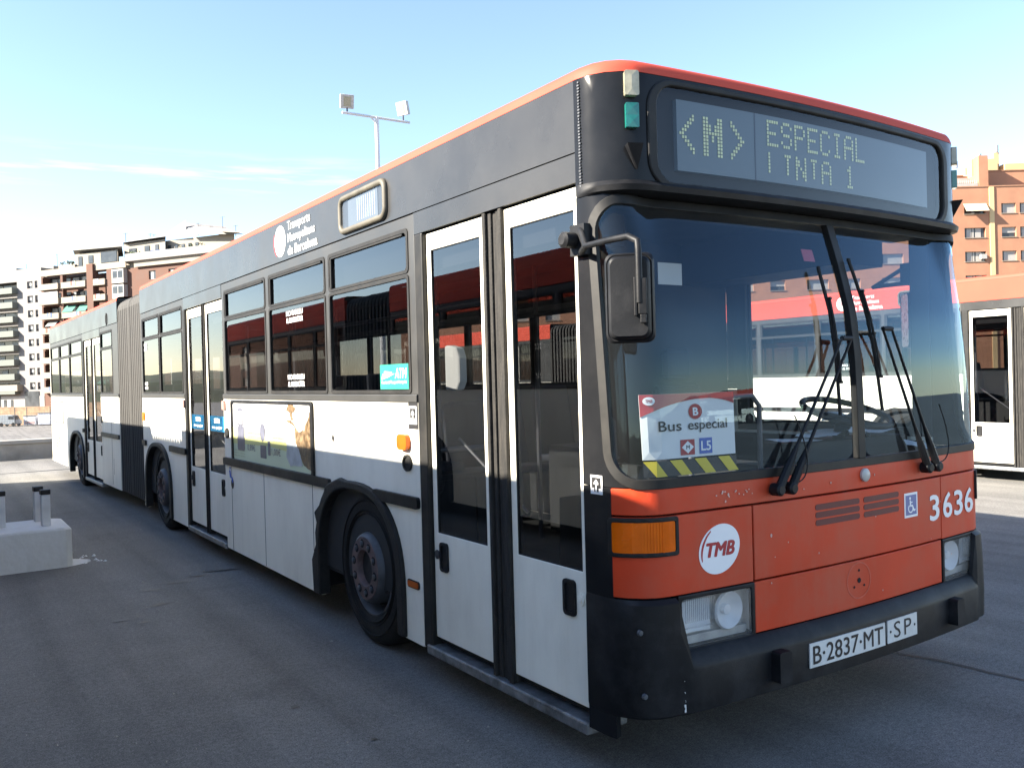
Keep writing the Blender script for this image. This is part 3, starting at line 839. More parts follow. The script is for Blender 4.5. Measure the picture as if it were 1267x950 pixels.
        q.tube([fm(y0 + 0.02, 1.35, -0.12), fm(y0 + 0.36, 0.90, -0.34)], 0.030)
        q.build('door_arm', polem, P)
    door(YD, 4.10, 3.31, 3.48, SR, -1, 'front')
    door(7.812 + st, 9.15 + st, 8.42 + st, 8.51 + st, SR, -1, 'middle')
    door(14.04, 15.46, 14.70, 14.80, BR, -1, 'rear')
    # ---- bellows
    m = MB(); NP = 13
    prof = []; L = B0 + st - A_END
    prof_in = [(0.0, -0.02)]
    for k in range(NP):
        t0 = (k + 0.06) / NP; q = 1.0 / NP
        wide = 1.25 if k == NP // 2 else 1.0
        prof_in += [(t0 + 0.02 * q, -0.085), (t0 + 0.30 * q, -0.085), (t0 + 0.42 * q, 0.006), (t0 + 0.58 * q, 0.016 * wide), (t0 + 0.74 * q, 0.016 * wide), (t0 + 0.86 * q, 0.004)]
    prof_in += [(1.0, -0.02)]
    for tt, d in prof_in:
        y = A_END + L * tt
        hw = 1.225 + d; zt = 2.775 + d; zb = 0.22
        lp = []
        for (px, pz) in [(-hw, zb), (-hw, zt - 0.16)] + [(-hw + 0.16 * (1 - math.cos(R(a))), zt - 0.16 + 0.16 * math.sin(R(a))) for a in (22, 45, 68, 90)] + \
                        [(hw - 0.16 * (1 - math.cos(R(a))), zt - 0.16 + 0.16 * math.sin(R(a))) for a in (90, 68, 45, 22)] + [(hw, zt - 0.16), (hw, zb)]:
            bx = bend((px, y - st, pz))
            lp.append((px + (bx[0] - px) * tt, y, pz))
        prof.append(lp)
    n_ = len(prof[0]); vs = [p for lp in prof for p in lp]; fs = []
    for k in range(len(prof) - 1):
        for i in range(n_ - 1): fs.append((k * n_ + i, k * n_ + i + 1, (k + 1) * n_ + i + 1, (k + 1) * n_ + i))
    m.add(vs, fs); q = n_ - 1
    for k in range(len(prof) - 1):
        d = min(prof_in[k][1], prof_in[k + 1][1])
        for i in range(q): m.mi[k * q + i] = 1 if d < -0.05 else 0  # groove faces take dark rubber: shade painted in between the pleats
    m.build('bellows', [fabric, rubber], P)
    # ---- windscreen
    m = MB()
    m.plate([[(-1.454, 1.16), (1.454, 1.16), (1.454, 2.298), (-1.454, 2.298)], rr(-1.308, 1.172, 1.308, 2.278, 0.13)], FM, -0.03, 0.0, h=0.07)
    m.plate([rect(-1.454, 0.19, -1.300, 1.158)], FM, -0.03, 0.0, h=0.05)
    m.plate([rect(1.385, 0.19, 1.454, 1.158)], FM, -0.03, 0.0, h=0.05)
    m.build('front_frame', dark, P, smooth=35)
    m = MB()
    m.plate([rr(-1.322, 1.152, 1.322, 2.290, 0.145, 8), rr(-1.284, 1.190, 1.284, 2.254, 0.11, 8)], FM, -0.02, 0.008, h=0.04)
    m.plate([rect(0.045, 1.19, 0.095, 2.256)], FM, -0.02, 0.012, h=0.05)
    m.build('windscreen_gasket', gask, P, smooth=40, bevel=0.006)
    for a, b in ((-1.296, 0.055), (0.085, 1.296)):
        lp = rr(a, 1.185, b, 2.262, 0.11)
        m = MB(); m.plate([lp], FM, -0.006, h=0.06); m.build('windscreen', g_wind, P, smooth=60)
    # brow ledge between display and windscreen
    m = MB(); vs = []; N = 60
    for i in range(N + 1):
        s = -1.40 + 2.80 * i / N
        a = FM(s, 2.296, 0.003); b = FU(s, 2.303, 0.020); c = FU(s, 2.325, 0.026); d = FU(s, 2.345, 0.003)
        e = 1 - max(0, (abs(s) - 1.2) / 0.2) * 1.0
        f = lambda p, q: tuple(Vector(p).lerp(Vector(q), max(0.0, e)))
        base = FU(s, 2.303, 0.002)
        vs += [a, f(base, b), f(FU(s, 2.325, 0.002), c), d]
    fs = []
    for i in range(N):
        for k in range(3): fs.append((4 * i + k, 4 * i + k + 1, 4 * i + k + 5, 4 * i + k + 4))
    m.add(vs, fs); m.build('brow_ledge', black, P, smooth=40)
    # ---- destination display
    m = MB()
    m.plate([rr(-1.058, 2.318, 1.038, 2.752, 0.12, 8), rr(-1.012, 2.345, 0.992, 2.727, 0.085, 8)], FU, -0.03, 0.010, h=0.06)
    dsp = m.build('destination_display', gask, P, smooth=40, bevel=0.006)
    m = MB(); m.plate([rr(-1.02, 2.337, 1.0, 2.733, 0.09)], FU, -0.004, h=0.08); m.build('display_glass', g_disp, dsp, smooth=60)
    m = MB(); m.plate([rect(-1.03, 2.32, 1.01, 2.75)], FU, -0.11, -0.045, h=0.10); m.build('display_back', void, dsp)
    m = MB(); m.plate([rect(-0.89, 2.405, 0.875, 2.690)], FU, -0.044, -0.022, h=0.10)
    m.build('display_panel', ledpanel, dsp)
    m = MB(); m.plate([rect(-0.460, 2.406, -0.454, 2.689)], FU, -0.0215, -0.0205); m.build('panel_gap', ledseam, dsp)
    if full:
        m = MB()
        def dots(ch, s0, z0, ps, pz):
            rows = DOTS[ch]
            for j, row in enumerate(rows):
                for i, c in enumerate(row):
                    if c == '1':
                        u = s0 + i * ps; v = z0 + (len(rows) - 1 - j) * pz
                        m.plate([rect(u, v, u + ps * 0.66, v + pz * 0.72)], FU, -0.0215, -0.0195)
        dots('<', -0.878, 2.478, 0.0135, 0.0148); dots('M', -0.752, 2.478, 0.0155, 0.0148); dots('>', -0.600, 2.478, 0.0135, 0.0148)
        for i, ch in enumerate('ESPECIAL'): dots(ch, -0.383 + i * 0.0880, 2.560, 0.0146, 0.0165)
        for i, ch in enumerate('ltNtA 1'): dots(ch, -0.378 + i * 0.0880, 2.430, 0.0146, 0.0152)
        m.build('display_dots', leddot, dsp)
    # ---- red front panels
    m = MB()
    m.plate([[(-1.300, 1.054), (1.384, 1.054), (1.384, 1.156), (-1.300, 1.156)]], FM, -0.03, 0.002, h=0.06)
    m.plate([[(-1.300, 0.738), (-0.642, 0.738), (-0.642, 1.046), (-1.300, 1.046)]], FM, -0.03, 0.003, h=0.06)
    m.plate([rect(-0.634, 0.742, 0.733, 1.046)], FM, -0.03, 0.004, h=0.08)
    m.plate([rect(-0.634, 0.526, 0.733, 0.734)], FM, -0.03, 0.002, h=0.08)
    m.plate([rect(0.741, 0.738, 1.384, 1.046)], FM, -0.03, 0.003, h=0.06)
    m.build('front_panel', red, P, smooth=35, bevel=0.003)
    m = MB(); m.plate([rect(-1.38, 0.30, 1.38, 1.156), rect(-1.032, 0.518, -0.643, 0.729), rect(0.748, 0.518, 1.137, 0.729)], FM, -0.06, -0.035, h=0.10); m.build('front_backing', void, P)
    m = MB()
    for j in range(3):
        z = 1.000 - j * 0.0335
        m.plate([rr(-0.262, z - 0.0128, 0.044, z + 0.0128, 0.012, 4)], FM, 0.002, 0.0055, h=0.08)
        m.plate([rr(0.074, z - 0.0128, 0.352, z + 0.0128, 0.012, 4)], FM, 0.002, 0.0055, h=0.08)
    m.build('air_slot', grillered, P)
    m = MB(); m.lathe([(0.030, 0.0), (0.030, -0.010), (0.022, -0.017), (0.0, -0.019)], FM(0.085, 1.112, 0.003), 'y', 24); m.build('front_badge', lampbody, P, smooth=40)
    m = MB()
    for du, dv, r_ in ((0.0, 0.0, 0.012), (0.0, 0.045, 0.006), (-0.036, -0.026, 0.006), (0.036, -0.026, 0.006)):
        m.plate([ell(0.03 + du, 0.645 + dv, r_, r_, 12)], FM, 0.0035, 0.0042)
    m.build('emblem_hole', void, P)
    if full:
        rs = random.Random(12)
        m = MB()
        for k in range(30):
            u, v = (rs.gauss(-0.76, 0.05), rs.gauss(1.10, 0.018)) if k < 16 else (rs.uniform(-0.6, 1.0), rs.uniform(0.56, 1.13))
            if not (1.056 < v < 1.15 or v < 1.04): continue
            q = rs.uniform(0.0022, 0.0055)
            m.plate([ell(u, v, q, q * rs.uniform(0.6, 1.6), 7)], FM, 0.0046, 0.0050)
        m.build('paint_chip', paint('chipped_primer', (0.55, 0.36, 0.30), 0.7, 0.2), P)
        m = MB(); m.plate([ell(0.03, 0.645, 0.088, 0.082, 40), ell(0.03, 0.645, 0.082, 0.076, 40)], FM, 0.0026, 0.0030, h=0.08)
        m.build('emblem_mark', paint('faded_red', (0.50, 0.085, 0.045), 0.6, 0.2, 30.0), P)
    # ---- bumper
    def bprof(s):
        a = abs(s)
        corner = min(1, max(0, (a - 1.02) / 0.05))
        return corner
    m = MB(); N = 72; vs = []
    rows = 6
    for i in range(N + 1):
        s = -1.452 + 2.904 * i / N
        c = bprof(s)
        endf = 1 - min(1, max(0, (abs(s) - 1.16) / 0.16)) * 0.86
        if c > 0.5: pr = [(0.732, 0.006), (0.716, 0.026), (0.60, 0.032), (0.45, 0.036), (0.296, 0.034), (0.280, 0.010)]
        else: pr = [(0.524, 0.006), (0.514, 0.024), (0.472, 0.050), (0.458, 0.055), (0.296, 0.050), (0.280, 0.020)]
        for z, w in pr: vs.append(FM(s, z, w * endf))
    fs = []
    for i in range(N):
        for k in range(rows - 1): fs.append((rows * i + k, rows * i + k + 1, rows * i + rows + k + 1, rows * i + rows + k))
    m.add(vs, fs); bmp = m.build('bumper', black, P, smooth=32)
    m = MB()
    for u in (-0.57, 0.72): m.plate([rr(u - 0.035, 0.335, u + 0.035, 0.462, 0.012)], FM, 0.04, 0.10)
    m.build('bumper_block', black, bmp, bevel=0.008)
    m = MB()
    for u, v in ((-1.20, 0.62), (-1.19, 0.38), (-0.97, 0.44), (-0.97, 0.36)):
        m.lathe([(0.012, -0.0), (0.010, -0.012), (0.0, -0.013)], FM(u, v, 0.036), 'y', 10)
    m.build('bumper_bolt', steel, bmp)
    if full:
        m = MB(); rs = random.Random(3)
        for z, h_, dx in ((0.300, 0.030, 0.0), (0.338, 0.008, 0.003), (0.372, 0.006, 0.001), (0.418, 0.004, 0.002)):
            lp = [(-1.040 + dx + 0.005 * (rs.random() - 0.5) + (0.004 if k < 5 else -0.004), z + h_ * ((k if k < 5 else 9 - k) / 4)) for k in range(10)]
            m.plate([lp], FM, 0.036, 0.0385)
        m.build('paint_scrape', platew, bmp)
    # ---- headlights and indicators
    def headlight(u0, u1):
        inner = u1 if u0 < 0 else u0
        sgn = 1 if u0 < 0 else -1          # direction towards the bus centre
        m = MB()
        m.plate([rect(u0 - 0.008, 0.514, u1 + 0.008, 0.735), rr(u0 + 0.012, 0.53, u1 - 0.012, 0.716, 0.012)], FM, -0.05, 0.006, h=0.08)
        hl = m.build('headlight', black, P, bevel=0.005)
        m = MB(); m.plate([rect(u0, 0.52, u1, 0.727)], FM, -0.09, -0.055, h=0.08)
        for (a, b, c, d) in ((u0, 0.52, u1, 0.53), (u0, 0.717, u1, 0.727), (u0, 0.52, u0 + 0.012, 0.727), (u1 - 0.012, 0.52, u1, 0.727)):
            m.plate([rect(a, b, c, d)], FM, -0.09, -0.012)
        m.plate([rect(u0 + 0.012, 0.53, u1 - 0.012, 0.562)], FM, -0.07, -0.03)
        m.build('lamp_housing', lampbody, hl)
        mid = inner - sgn * 0.115
        cx, cy, cz = FM(mid, 0.636, -0.045)
        m = MB(); m.lathe([(0.079, -0.020), (0.074, -0.030), (0.066, -0.024), (0.050, -0.008), (0.02, 0.004)], (cx, cy, cz), 'y', 32)
        m.lathe([(0.022, 0.006), (0.020, -0.016), (0.0, -0.018)], (cx, cy, cz), 'y', 16)
        m.build('round_reflector', bowl, hl, smooth=45)
        a, b = (u0 + 0.03, mid - 0.10) if sgn == 1 else (mid + 0.10, u1 - 0.03)
        m = MB(); n = 8
        vs = []
        for i in range(n + 1):
            for j in range(5):
                u = a + (b - a) * i / n; v = 0.575 + 0.125 * j / 4
                dep = -0.020 - 0.028 * (1 - ((i - n / 2) / (n / 2)) ** 2) * (1 - ((j - 2) / 2.6) ** 2)
                vs.append(FM(u, v, dep))
        m.add(vs, [(5 * i + j, 5 * i + j + 1, 5 * i + j + 6, 5 * i + j + 5) for i in range(n) for j in range(4)])
        m.build('square_reflector', bowl, hl, smooth=45)
        m = MB()
        for k in range(16):
            u = a + (b - a) * 1.12 * (k + 0.5) / 16; m.plate([rect(u - 0.0016, 0.622, u + 0.0016, 0.713)], FM, -0.006, -0.002)
        m.plate([rect(a, 0.598, b, 0.604)], FM, -0.006, -0.002)
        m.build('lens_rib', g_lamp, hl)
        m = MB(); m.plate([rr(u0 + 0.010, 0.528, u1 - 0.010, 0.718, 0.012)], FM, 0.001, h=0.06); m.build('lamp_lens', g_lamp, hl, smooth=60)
    headlight(-1.030, -0.645); headlight(0.750, 1.135)
    for u0, u1 in ((-1.312, -1.030), (1.115, 1.395)):
        m = MB()
        m.plate([rr(u0, 0.895, u1, 1.045, 0.012), rr(u0 + 0.016, 0.912, u1 - 0.016, 1.028, 0.008)], FM, -0.01, 0.013, h=0.05)
        ind = m.build('indicator_lamp', rubber, P, bevel=0.003)
        m = MB(); n = 22
        m.plate([rect(u0 + 0.014, 0.910, u1 - 0.014, 1.030)], FM, -0.005, 0.009, h=0.05)
        for k in range(n):
            z0 = 0.912 + 0.116 * k / n
            m.plate([rect(u0 + 0.022, z0, u0 + 0.095, z0 + 0.0028)], FM, 0.009, 0.0118, h=0.05)
            m.plate([rect(u1 - 0.075, z0, u1 - 0.022, z0 + 0.0028)], FM, 0.009, 0.0118, h=0.05)
        for k in range(9):
            u = u0 + 0.105 + (u1 - u0 - 0.19) * k / 8
            m.plate([rect(u, 0.914, u + 0.0035, 1.026)], FM, 0.009, 0.0112)
        m.build('lens', amber if u0 < 0 else amberdark, ind)
    # marker lamps on the upper corners
    for sg in (-1, 1):
        m = MB()
        c = 1.128 if sg < 0 else 1.20
        m.plate([rr(sg * c - 0.026, 2.664, sg * c + 0.026, 2.760, 0.008)], FU, 0.0, 0.026, h=0.05); m.build('marker_lamp', lamp_white, P, bevel=0.006)
        m = MB(); m.plate([rr(sg * c - 0.024, 2.542, sg * c + 0.024, 2.636, 0.004)], FU, 0.0, 0.024, h=0.05)
        m.build('marker_lamp', lamp_green, P, bevel=0.004)
        p = [FU(sg * c - 0.026, 2.475, 0), FU(sg * c + 0.026, 2.475, 0), FU(sg * c + 0.026, 2.475, 0.05), FU(sg * c - 0.026, 2.475, 0.05), FU(sg * c + 0.015, 2.385, 0), FU(sg * c + 0.02, 2.385, 0.008)]
        m = MB(); m.add(p, [(0, 1, 2, 3), (0, 3, 4), (1, 4, 5, 2), (3, 2, 5, 4), (0, 4, 1)]); m.build('gutter_fin', black, P)
    # riveted joint on the front pillar
    m = MB()
    for k in range(38):
        z = 2.30 + 0.012 * k
        m.plate([rect(YD - 0.040 + 0.004 * random.random(), z, YD - 0.030 + 0.004 * random.random(), z + 0.006)], SR, 0.0, 0.003)
    m.build('rivet_strip', steel, P)
    # ---- number plates
    if full:
        m = MB(); m.plate([rect(-0.385, 0.348, 0.130, 0.450)], FM, 0.054, 0.060, h=0.1); pl = m.build('number_plate', platew, P)
        m = MB(); put_text(m, 'B·2837·MT', FM, -0.367, 0.360, 0.113, 0.438, 0.0612, bold=0.012); m.build('plate_lettering', ink, pl)
        m = MB(); m.plate([rect(0.150, 0.350, 0.387, 0.452)], FM, 0.054, 0.060, h=0.1); pl = m.build('service_plate', platew, P)
        m = MB(); put_text(m, 'SP', FM, 0.197, 0.366, 0.337, 0.440, 0.0612, spacing=1.25)
        m.plate([ell(0.171, 0.40, 0.006, 0.006, 10)], FM, 0.0606, 0.0614); m.plate([ell(0.365, 0.40, 0.006, 0.006, 10)], FM, 0.0606, 0.0614)
        m.build('plate_lettering', ink, pl)
        # operator's roundel on the left front panel
        m = MB(); m.plate([ell(-0.822, 0.893, 0.106, 0.098, 48, 0.15)], FM, 0.003, 0.0048, h=0.06); em = m.build('roundel', inkwhite, P)
        m = MB(); put_text(m, 'TMB', FM, -0.893, 0.864, -0.742, 0.922, 0.0056, bold=0.06, shear=0.25)
        a = [(-0.822 + 0.106 * math.cos(R(t)) * (1 - 0.02) + 0.15 * 0.098 * math.sin(R(t)) , 0.893 + 0.098 * math.sin(R(t))) for t in range(128, 208, 6)]
        b = [(-0.822 + 0.094 * math.cos(R(t)) + 0.15 * 0.098 * math.sin(R(t)) + 0.006 * math.sin(R((t - 128) * 180 / 80)), 0.893 + 0.090 * math.sin(R(t))) for t in range(128, 208, 6)]
        m.plate([[(p[0] + 0.008, p[1] + 0.0) for p in a] + [(p[0] + 0.002, p[1]) for p in b[::-1]]], FM, 0.0048, 0.0056)
        m.build('roundel_lettering', inkred, em)
        # fleet number
        for i, ch in enumerate(number):
            u = (0.622, 0.752, 0.866, 0.980)[i]
            m = MB(); put_text(m, ch, FM, u, 0.838, u + 0.094, 0.965, 0.0062, bold=0.030)
            m.build('fleet_numeral', inkwhite, P)
        # wheelchair sign
        m = MB(); m.plate([rect(0.398, 0.880, 0.512, 0.996)], FM, 0.004, 0.0055, h=0.06); sg_ = m.build('wheelchair_sign', inkwhite, P)
        m = MB(); m.plate([rect(0.408, 0.891, 0.502, 0.985)], FM, 0.0055, 0.0062, h=0.06); m.build('sign_field', slate, sg_)
        m = MB(); k = lambda u, v: (0.408 + 0.094 * u, 0.891 + 0.094 * v)
        m.plate([ell(*k(0.40, 0.84), 0.007, 0.007, 12)], FM, 0.0062, 0.0068)
        for pts in ([(0.36, 0.74), (0.46, 0.74), (0.48, 0.48), (0.38, 0.46)], [(0.38, 0.50), (0.64, 0.50), (0.64, 0.42), (0.40, 0.42)], [(0.56, 0.46), (0.66, 0.46), (0.80, 0.20), (0.70, 0.17)], [(0.70, 0.25), (0.88, 0.28), (0.88, 0.20), (0.74, 0.16)], [(0.44, 0.66), (0.62, 0.66), (0.62, 0.60), (0.44, 0.60)]):
            m.plate([[k(*p) for p in pts]], FM, 0.0062, 0.0068)
        out = [k(0.44 + 0.24 * math.cos(R(t)), 0.32 + 0.22 * math.sin(R(t))) for t in range(120, 376, 12)]
        inn = [k(0.44 + 0.17 * math.cos(R(t)), 0.32 + 0.155 * math.sin(R(t))) for t in range(120, 376, 12)]
        m.plate([out + inn[::-1]], FM, 0.0062, 0.0068); m.build('sign_figure', inkwhite, sg_)
    # ---- wipers
    def wiper(piv, joint, top, bot, off):
        m = MB(); w = 0.042
        pv = [FM(piv[0] + d, piv[1], 0.045) for d in (0.0, off)]
        jn = [FM(joint[0] - 0.018, joint[1], 0.055), FM(joint[0] + 0.018 + off * 0.4, joint[1], 0.055)]
        for a, b in zip(pv, jn):
            a, b = Vector(a), Vector(b)
            m.tube([a, a.lerp(b, 0.16), a.lerp(b, 0.30), b], [0.019, 0.017, 0.0075, 0.006], 8)
        for a in pv: m.lathe([(0.026, 0.03), (0.026, -0.012), (0.018, -0.02), (0.0, -0.02)], a, 'y', 14)
        m.tube([jn[0], jn[1]], 0.011, 8)
        wp = m.build('wiper', black, P, smooth=40)
        m = MB()
        a, b = Vector(FM(*top, 0.026)), Vector(FM(*bot, 0.026))
        n = 10; pts = [Vector(FM(top[0] + (bot[0] - top[0]) * i / n, top[1] + (bot[1] - top[1]) * i / n, 0.030)) for i in range(n + 1)]
        m.tube(pts, 0.0085, 6)
        m.tube([Vector(FM(top[0] + (bot[0] - top[0]) * t, top[1] + (bot[1] - top[1]) * t, 0.046)) for t in (0.22, 0.4, 0.6, 0.78)], 0.006, 6)
        for t in (0.22, 0.78, 0.5):
            u, v = top[0] + (bot[0] - top[0]) * t, top[1] + (bot[1] - top[1]) * t
            m.tube([FM(u, v, 0.030), FM(u, v, 0.054)], 0.007, 6)
        m.build('wiper_blade', rubber, wp, smooth=40)
        m = MB(); q = [Vector(FM(piv[0] + off + 0.02, piv[1] + 0.02, 0.05)), Vector(FM(piv[0] + off + 0.10, piv[1] + 0.03, 0.07)), Vector(FM(piv[0] + off + 0.11, piv[1] + 0.14, 0.06)), Vector(FM(piv[0] + off + 0.03, piv[1] + 0.30, 0.05))]
        pts = []
        for i in range(13):
            t = i / 12; pts.append(q[0] * (1 - t) ** 3 + q[1] * 3 * t * (1 - t) ** 2 + q[2] * 3 * t * t * (1 - t) + q[3] * t ** 3)
        m.tube(pts, 0.003, 5); m.build('washer_hose', rubber, wp)
    wiper((-0.530, 1.105), (-0.075, 1.725), (-0.130, 2.045), (-0.105, 1.39), 0.075)
    wiper((0.545, 1.110), (0.235, 1.770), (0.105, 2.095), (0.205, 1.40), 0.085)
    # ---- mirror
    for sx in ((-1, 1) if full else ()):
        m = MB()
        dy = Vector((0, 0.60 if sx > 0 else 0.0, 0))
        mt = Vector((sx * 1.262, 2.715, 2.125)) + dy * 0.3
        m.obox(mt, Vector((1, 0, 0)), Vector((0, 1, 0)), Vector((0, 0, 1)), 0.035, 0.09, 0.12)
        k1 = Vector((sx * 1.345, 2.58, 2.078)) + dy; k2 = Vector((sx * 1.350, 2.335, 2.078)) + dy; e = Vector((sx * 1.352, 2.285, 2.055)) + dy; d = Vector((sx * 1.354, 2.28, 1.84)) + dy
        m.tube([mt + Vector((0, 0, 0.05)), k1, Vector((sx * 1.348, 2.42, 2.080)) + dy, k2, e, Vector((sx * 1.354, 2.28, 2.02)) + dy, d], 0.0125, 10)
        m.tube([mt + Vector((0, 0.0, -0.05)), k1], 0.0125, 10)
        m.lathe([(0.032, 0.0), (0.032, -0.05), (0.02, -0.06), (0.0, -0.06)], mt + Vector((sx * 0.02, 0.02, 0.0)), 'x', 16, sx=-sx)
        mir = m.build('mirror', black, P, smooth=40)
        nb = Vector((sx * 0.72, -0.69, 0)).normalized(); ax = Vector((-nb.y, nb.x, 0)) * (1)
        cen = Vector((sx * 1.340, 2.345, 1.862)) + dy
        fmm = lambda u, v, w: tuple(cen + ax * u + Vector((0, 0, 1)) * v + nb * w)
        m = MB(); vs = []; N = 0
        loops = [(0.082, 0.154, -0.03, 0.03), (0.087, 0.159, -0.012, 0.03), (0.087, 0.159, 0.004, 0.03), (0.080, 0.152, 0.014, 0.032), (0.076, 0.148, 0.012, 0.030), (0.070, 0.142, 0.034, 0.026), (0.064, 0.136, 0.040, 0.026)]
        for (hu, hv, w, r_) in loops:
            lp = rr(-hu, -hv, hu, hv, r_, 5); N = len(lp); vs += [fmm(u, v, w) for u, v in lp]
        fs = [(k * N + i, k * N + (i + 1) % N, (k + 1) * N + (i + 1) % N, (k + 1) * N + i) for k in range(len(loops) - 1) for i in range(N)]
        fs.append(tuple((len(loops) - 1) * N + i for i in range(N)))
        m.add(vs, fs); m.build('mirror_shell', rubber if False else black, mir, smooth=35)
        m = MB(); m.plate([rr(-0.080, -0.152, 0.080, 0.152, 0.03)], fmm, -0.028); m.build('mirror_glass', chrome, mir)
        m = MB(); q = ax * (0.045 if sx < 0 else -0.045)
        m.obox(Vector(fmm(0.048 if sx < 0 else -0.048, 0.0, 0.052)), ax, Vector((0, 0, 1)), nb, 0.030, 0.125, 0.022)
        m.obox(Vector(fmm(0.024 if sx < 0 else -0.024, 0.0, 0.050)), ax, Vector((0, 0, 1)), nb, 0.012, 0.135, 0.016)
        m.obox(Vector(fmm(0.05 if sx < 0 else -0.05, -0.078, 0.055)), ax, Vector((0, 0, 1)), nb, 0.022, 0.03, 0.022)
        m.build('mirror_clamp', black, mir, bevel=0.003)
    # ---- side lamps, vents, small signs
    m = MB(); m.plate([rr(4.245, 1.215, 4.365, 1.30, 0.03)], SR, 0.0, 0.028); m.build('side_indicator', amberdark, P, bevel=0.012)
    m = MB(); m.plate([ell(4.28, 1.145, 0.052, 0.046, 24), ell(4.28, 1.145, 0.038, 0.034, 24)], SR, 0, 0.012); m.plate([ell(4.28, 1.145, 0.038, 0.034, 24)], SR, 0, 0.004); m.build('lock_cover', rubber, P)
    m = MB(); m.plate([rr(4.182, 0.468, 4.318, 0.512, 0.016)], SR, 0, 0.006); mk = m.build('side_marker', black, P)
    m = MB(); m.plate([rr(4.19, 0.474, 4.31, 0.506, 0.012)], SR, 0.006, 0.010); m.build('lens', amberdark, mk)
    m = MB(); m.plate([rr(Y(11.13), 1.20, Y(11.20), 1.30, 0.02)], SR, 0, 0.02); m.build('side_indicator', amber, P)
    m = MB(); m.plate([ell(13.45, 2.57, 0.055, 0.085, 20), ell(13.45, 2.57, 0.03, 0.06, 20)], BR, 0, 0.008); m.plate([ell(13.45, 2.57, 0.03, 0.06, 20)], BR, 0, 0.003); m.build('air_vent', rubber, P)
    m = MB()
    for j in range(6):
        for i in range(2): m.plate([rect(18.1 + 0.26 * i, 0.42 + 0.055 * j, 18.3 + 0.26 * i, 0.445 + 0.055 * j)], BR, 0, 0.003)
    m.build('louvre', void, P)
    m = MB(); m.plate([rr(17.6, 0.98, 18.95, 1.40, 0.03), rr(17.64, 1.02, 18.91, 1.36, 0.02)], BR, 0, 0.012); m.build('rear_advert_frame', alu, P)
    m = MB(); m.plate([rect(17.64, 1.02, 18.91, 1.36)], BR, 0, 0.003); m.build('rear_advert', adpale, P)
    for dy, dr in ((Y(7.77), 0), (Y(9.19), 0)):
        m = MB(); m.plate([rr(dy - 0.035, 1.38, dy + 0.035, 1.46, 0.02)], SR, 0, 0.02); m.build('door_button', buttonm, P)
    m = MB()
    m.plate([ell(Y(7.70), 1.18, 0.05, 0.045, 20)], SR, 0, 0.014); m.plate([ell(13.98, 1.15, 0.04, 0.05, 20)], BR, 0, 0.014); m.plate([ell(Y(7.60), 0.75, 0.04, 0.045, 20)], SR, 0, 0.001)
    m.build('filler_cap', rubber, P)
    if full:
        def arrow_sign(cu, cv, sc, fm, su):
            m = MB(); m.plate([rect(cu - 0.055 * sc, cv - 0.060 * sc, cu + 0.055 * sc, cv + 0.060 * sc)], fm, 0.001, 0.003); s_ = m.build('entry_sign', inkwhite, P)
            m = MB()
            f2 = lambda u, v, w: fm(cu + su * u * sc, cv + v * sc, w)
            m.plate([[(-0.042, -0.020), (-0.020, -0.020), (-0.020, -0.044), (0.020, -0.044), (0.020, -0.020), (0.042, -0.020), (0.042, 0.046), (-0.042, 0.046)]], f2, 0.003, 0.0036); m.build('sign_ground', ink, s_)
            m = MB(); m.plate([[(-0.006, -0.044), (0.006, -0.044), (0.006, 0.012), (0.020, -0.002), (0.020, 0.013), (0, 0.034), (-0.020, 0.013), (-0.020, -0.002), (-0.006, 0.012)]], f2, 0.0036, 0.0044); m.build('sign_arrow', inkwhite, s_)
        m = MB(); m.plate([rect(4.148, 1.33, 4.262, 1.474)], SR, 0.0, 0.001); m.build('sign_backing', ink, P)
        arrow_sign(4.205, 1.405, 0.80, SR, -1)
        arrow_sign(-1.372, 1.165, 0.62, FM, 1)
        # writing on the upper band
        m = MB(); m.plate([ell(6.225, 2.625, 0.115, 0.112, 40)], SR, 0.0, 0.002); em = m.build('roundel', inkwhite, P)
        m = MB()
        a = [(6.235 + 0.128 * math.cos(R(t)), 2.625 + 0.118 * math.sin(R(t))) for t in range(-58, 40, 7)]
        b = [(6.232 + 0.120 * math.cos(R(t)), 2.625 + 0.113 * math.sin(R(t))) for t in range(-58, 40, 7)]
        m.plate([a + b[::-1]], SR, 0.001, 0.0026); m.build('roundel_arc', inkred, em)
        m = MB()
        put_text(m, 'Transports', SR, 6.06, 2.660, 5.62, 2.742, 0.003, bold=0.006)
        put_text(m, 'Metropolitans', SR, 6.06, 2.574, 5.54, 2.656, 0.003, bold=0.006)
        put_text(m, 'de Barcelona', SR, 6.06, 2.502, 5.50, 2.568, 0.003, bold=0.022)
        m.build('operator_lettering', inkwhite, P)
        # window notices (two white lines each)
        for z in (2.03, 1.575):
            for q, yy in ((0, Y(5.83)), (1, Y(10.95))):
                m = MB()
                wd = 0.33 if q == 0 else 0.16
                for j, t in enumerate(('NO PARLEU', 'AL CONDUCTOR')):
                    z0 = z + 0.045 - 0.05 * j
                    put_text(m, t, SR, yy + wd, z0, yy, z0 + 0.038, -0.006, bold=0.035)
                m.build('window_notice', inkwhite, P)
        # teal sticker in the first window
        m = MB(); m.plate([rect(4.262, 1.545, 4.618, 1.685)], SR, -0.009, -0.007); stc = m.build('transit_sticker', teal, P)
        m = MB(); put_text(m, 'ATM', SR, 4.425, 1.606, 4.282, 1.662, -0.006, bold=0.012, shear=0.2)
        m.plate([[(4.60, 1.600), (4.585, 1.632), (4.43, 1.632), (4.52, 1.612)]], SR, -0.0068, -0.006)
        m.plate([[(4.565, 1.637), (4.56, 1.648), (4.47, 1.642), (4.46, 1.637)]], SR, -0.0068, -0.006)
        put_text(m, 'Autoritat del Transport Metropolità', SR, 4.60, 1.572, 4.285, 1.594, -0.006, bold=0.03)
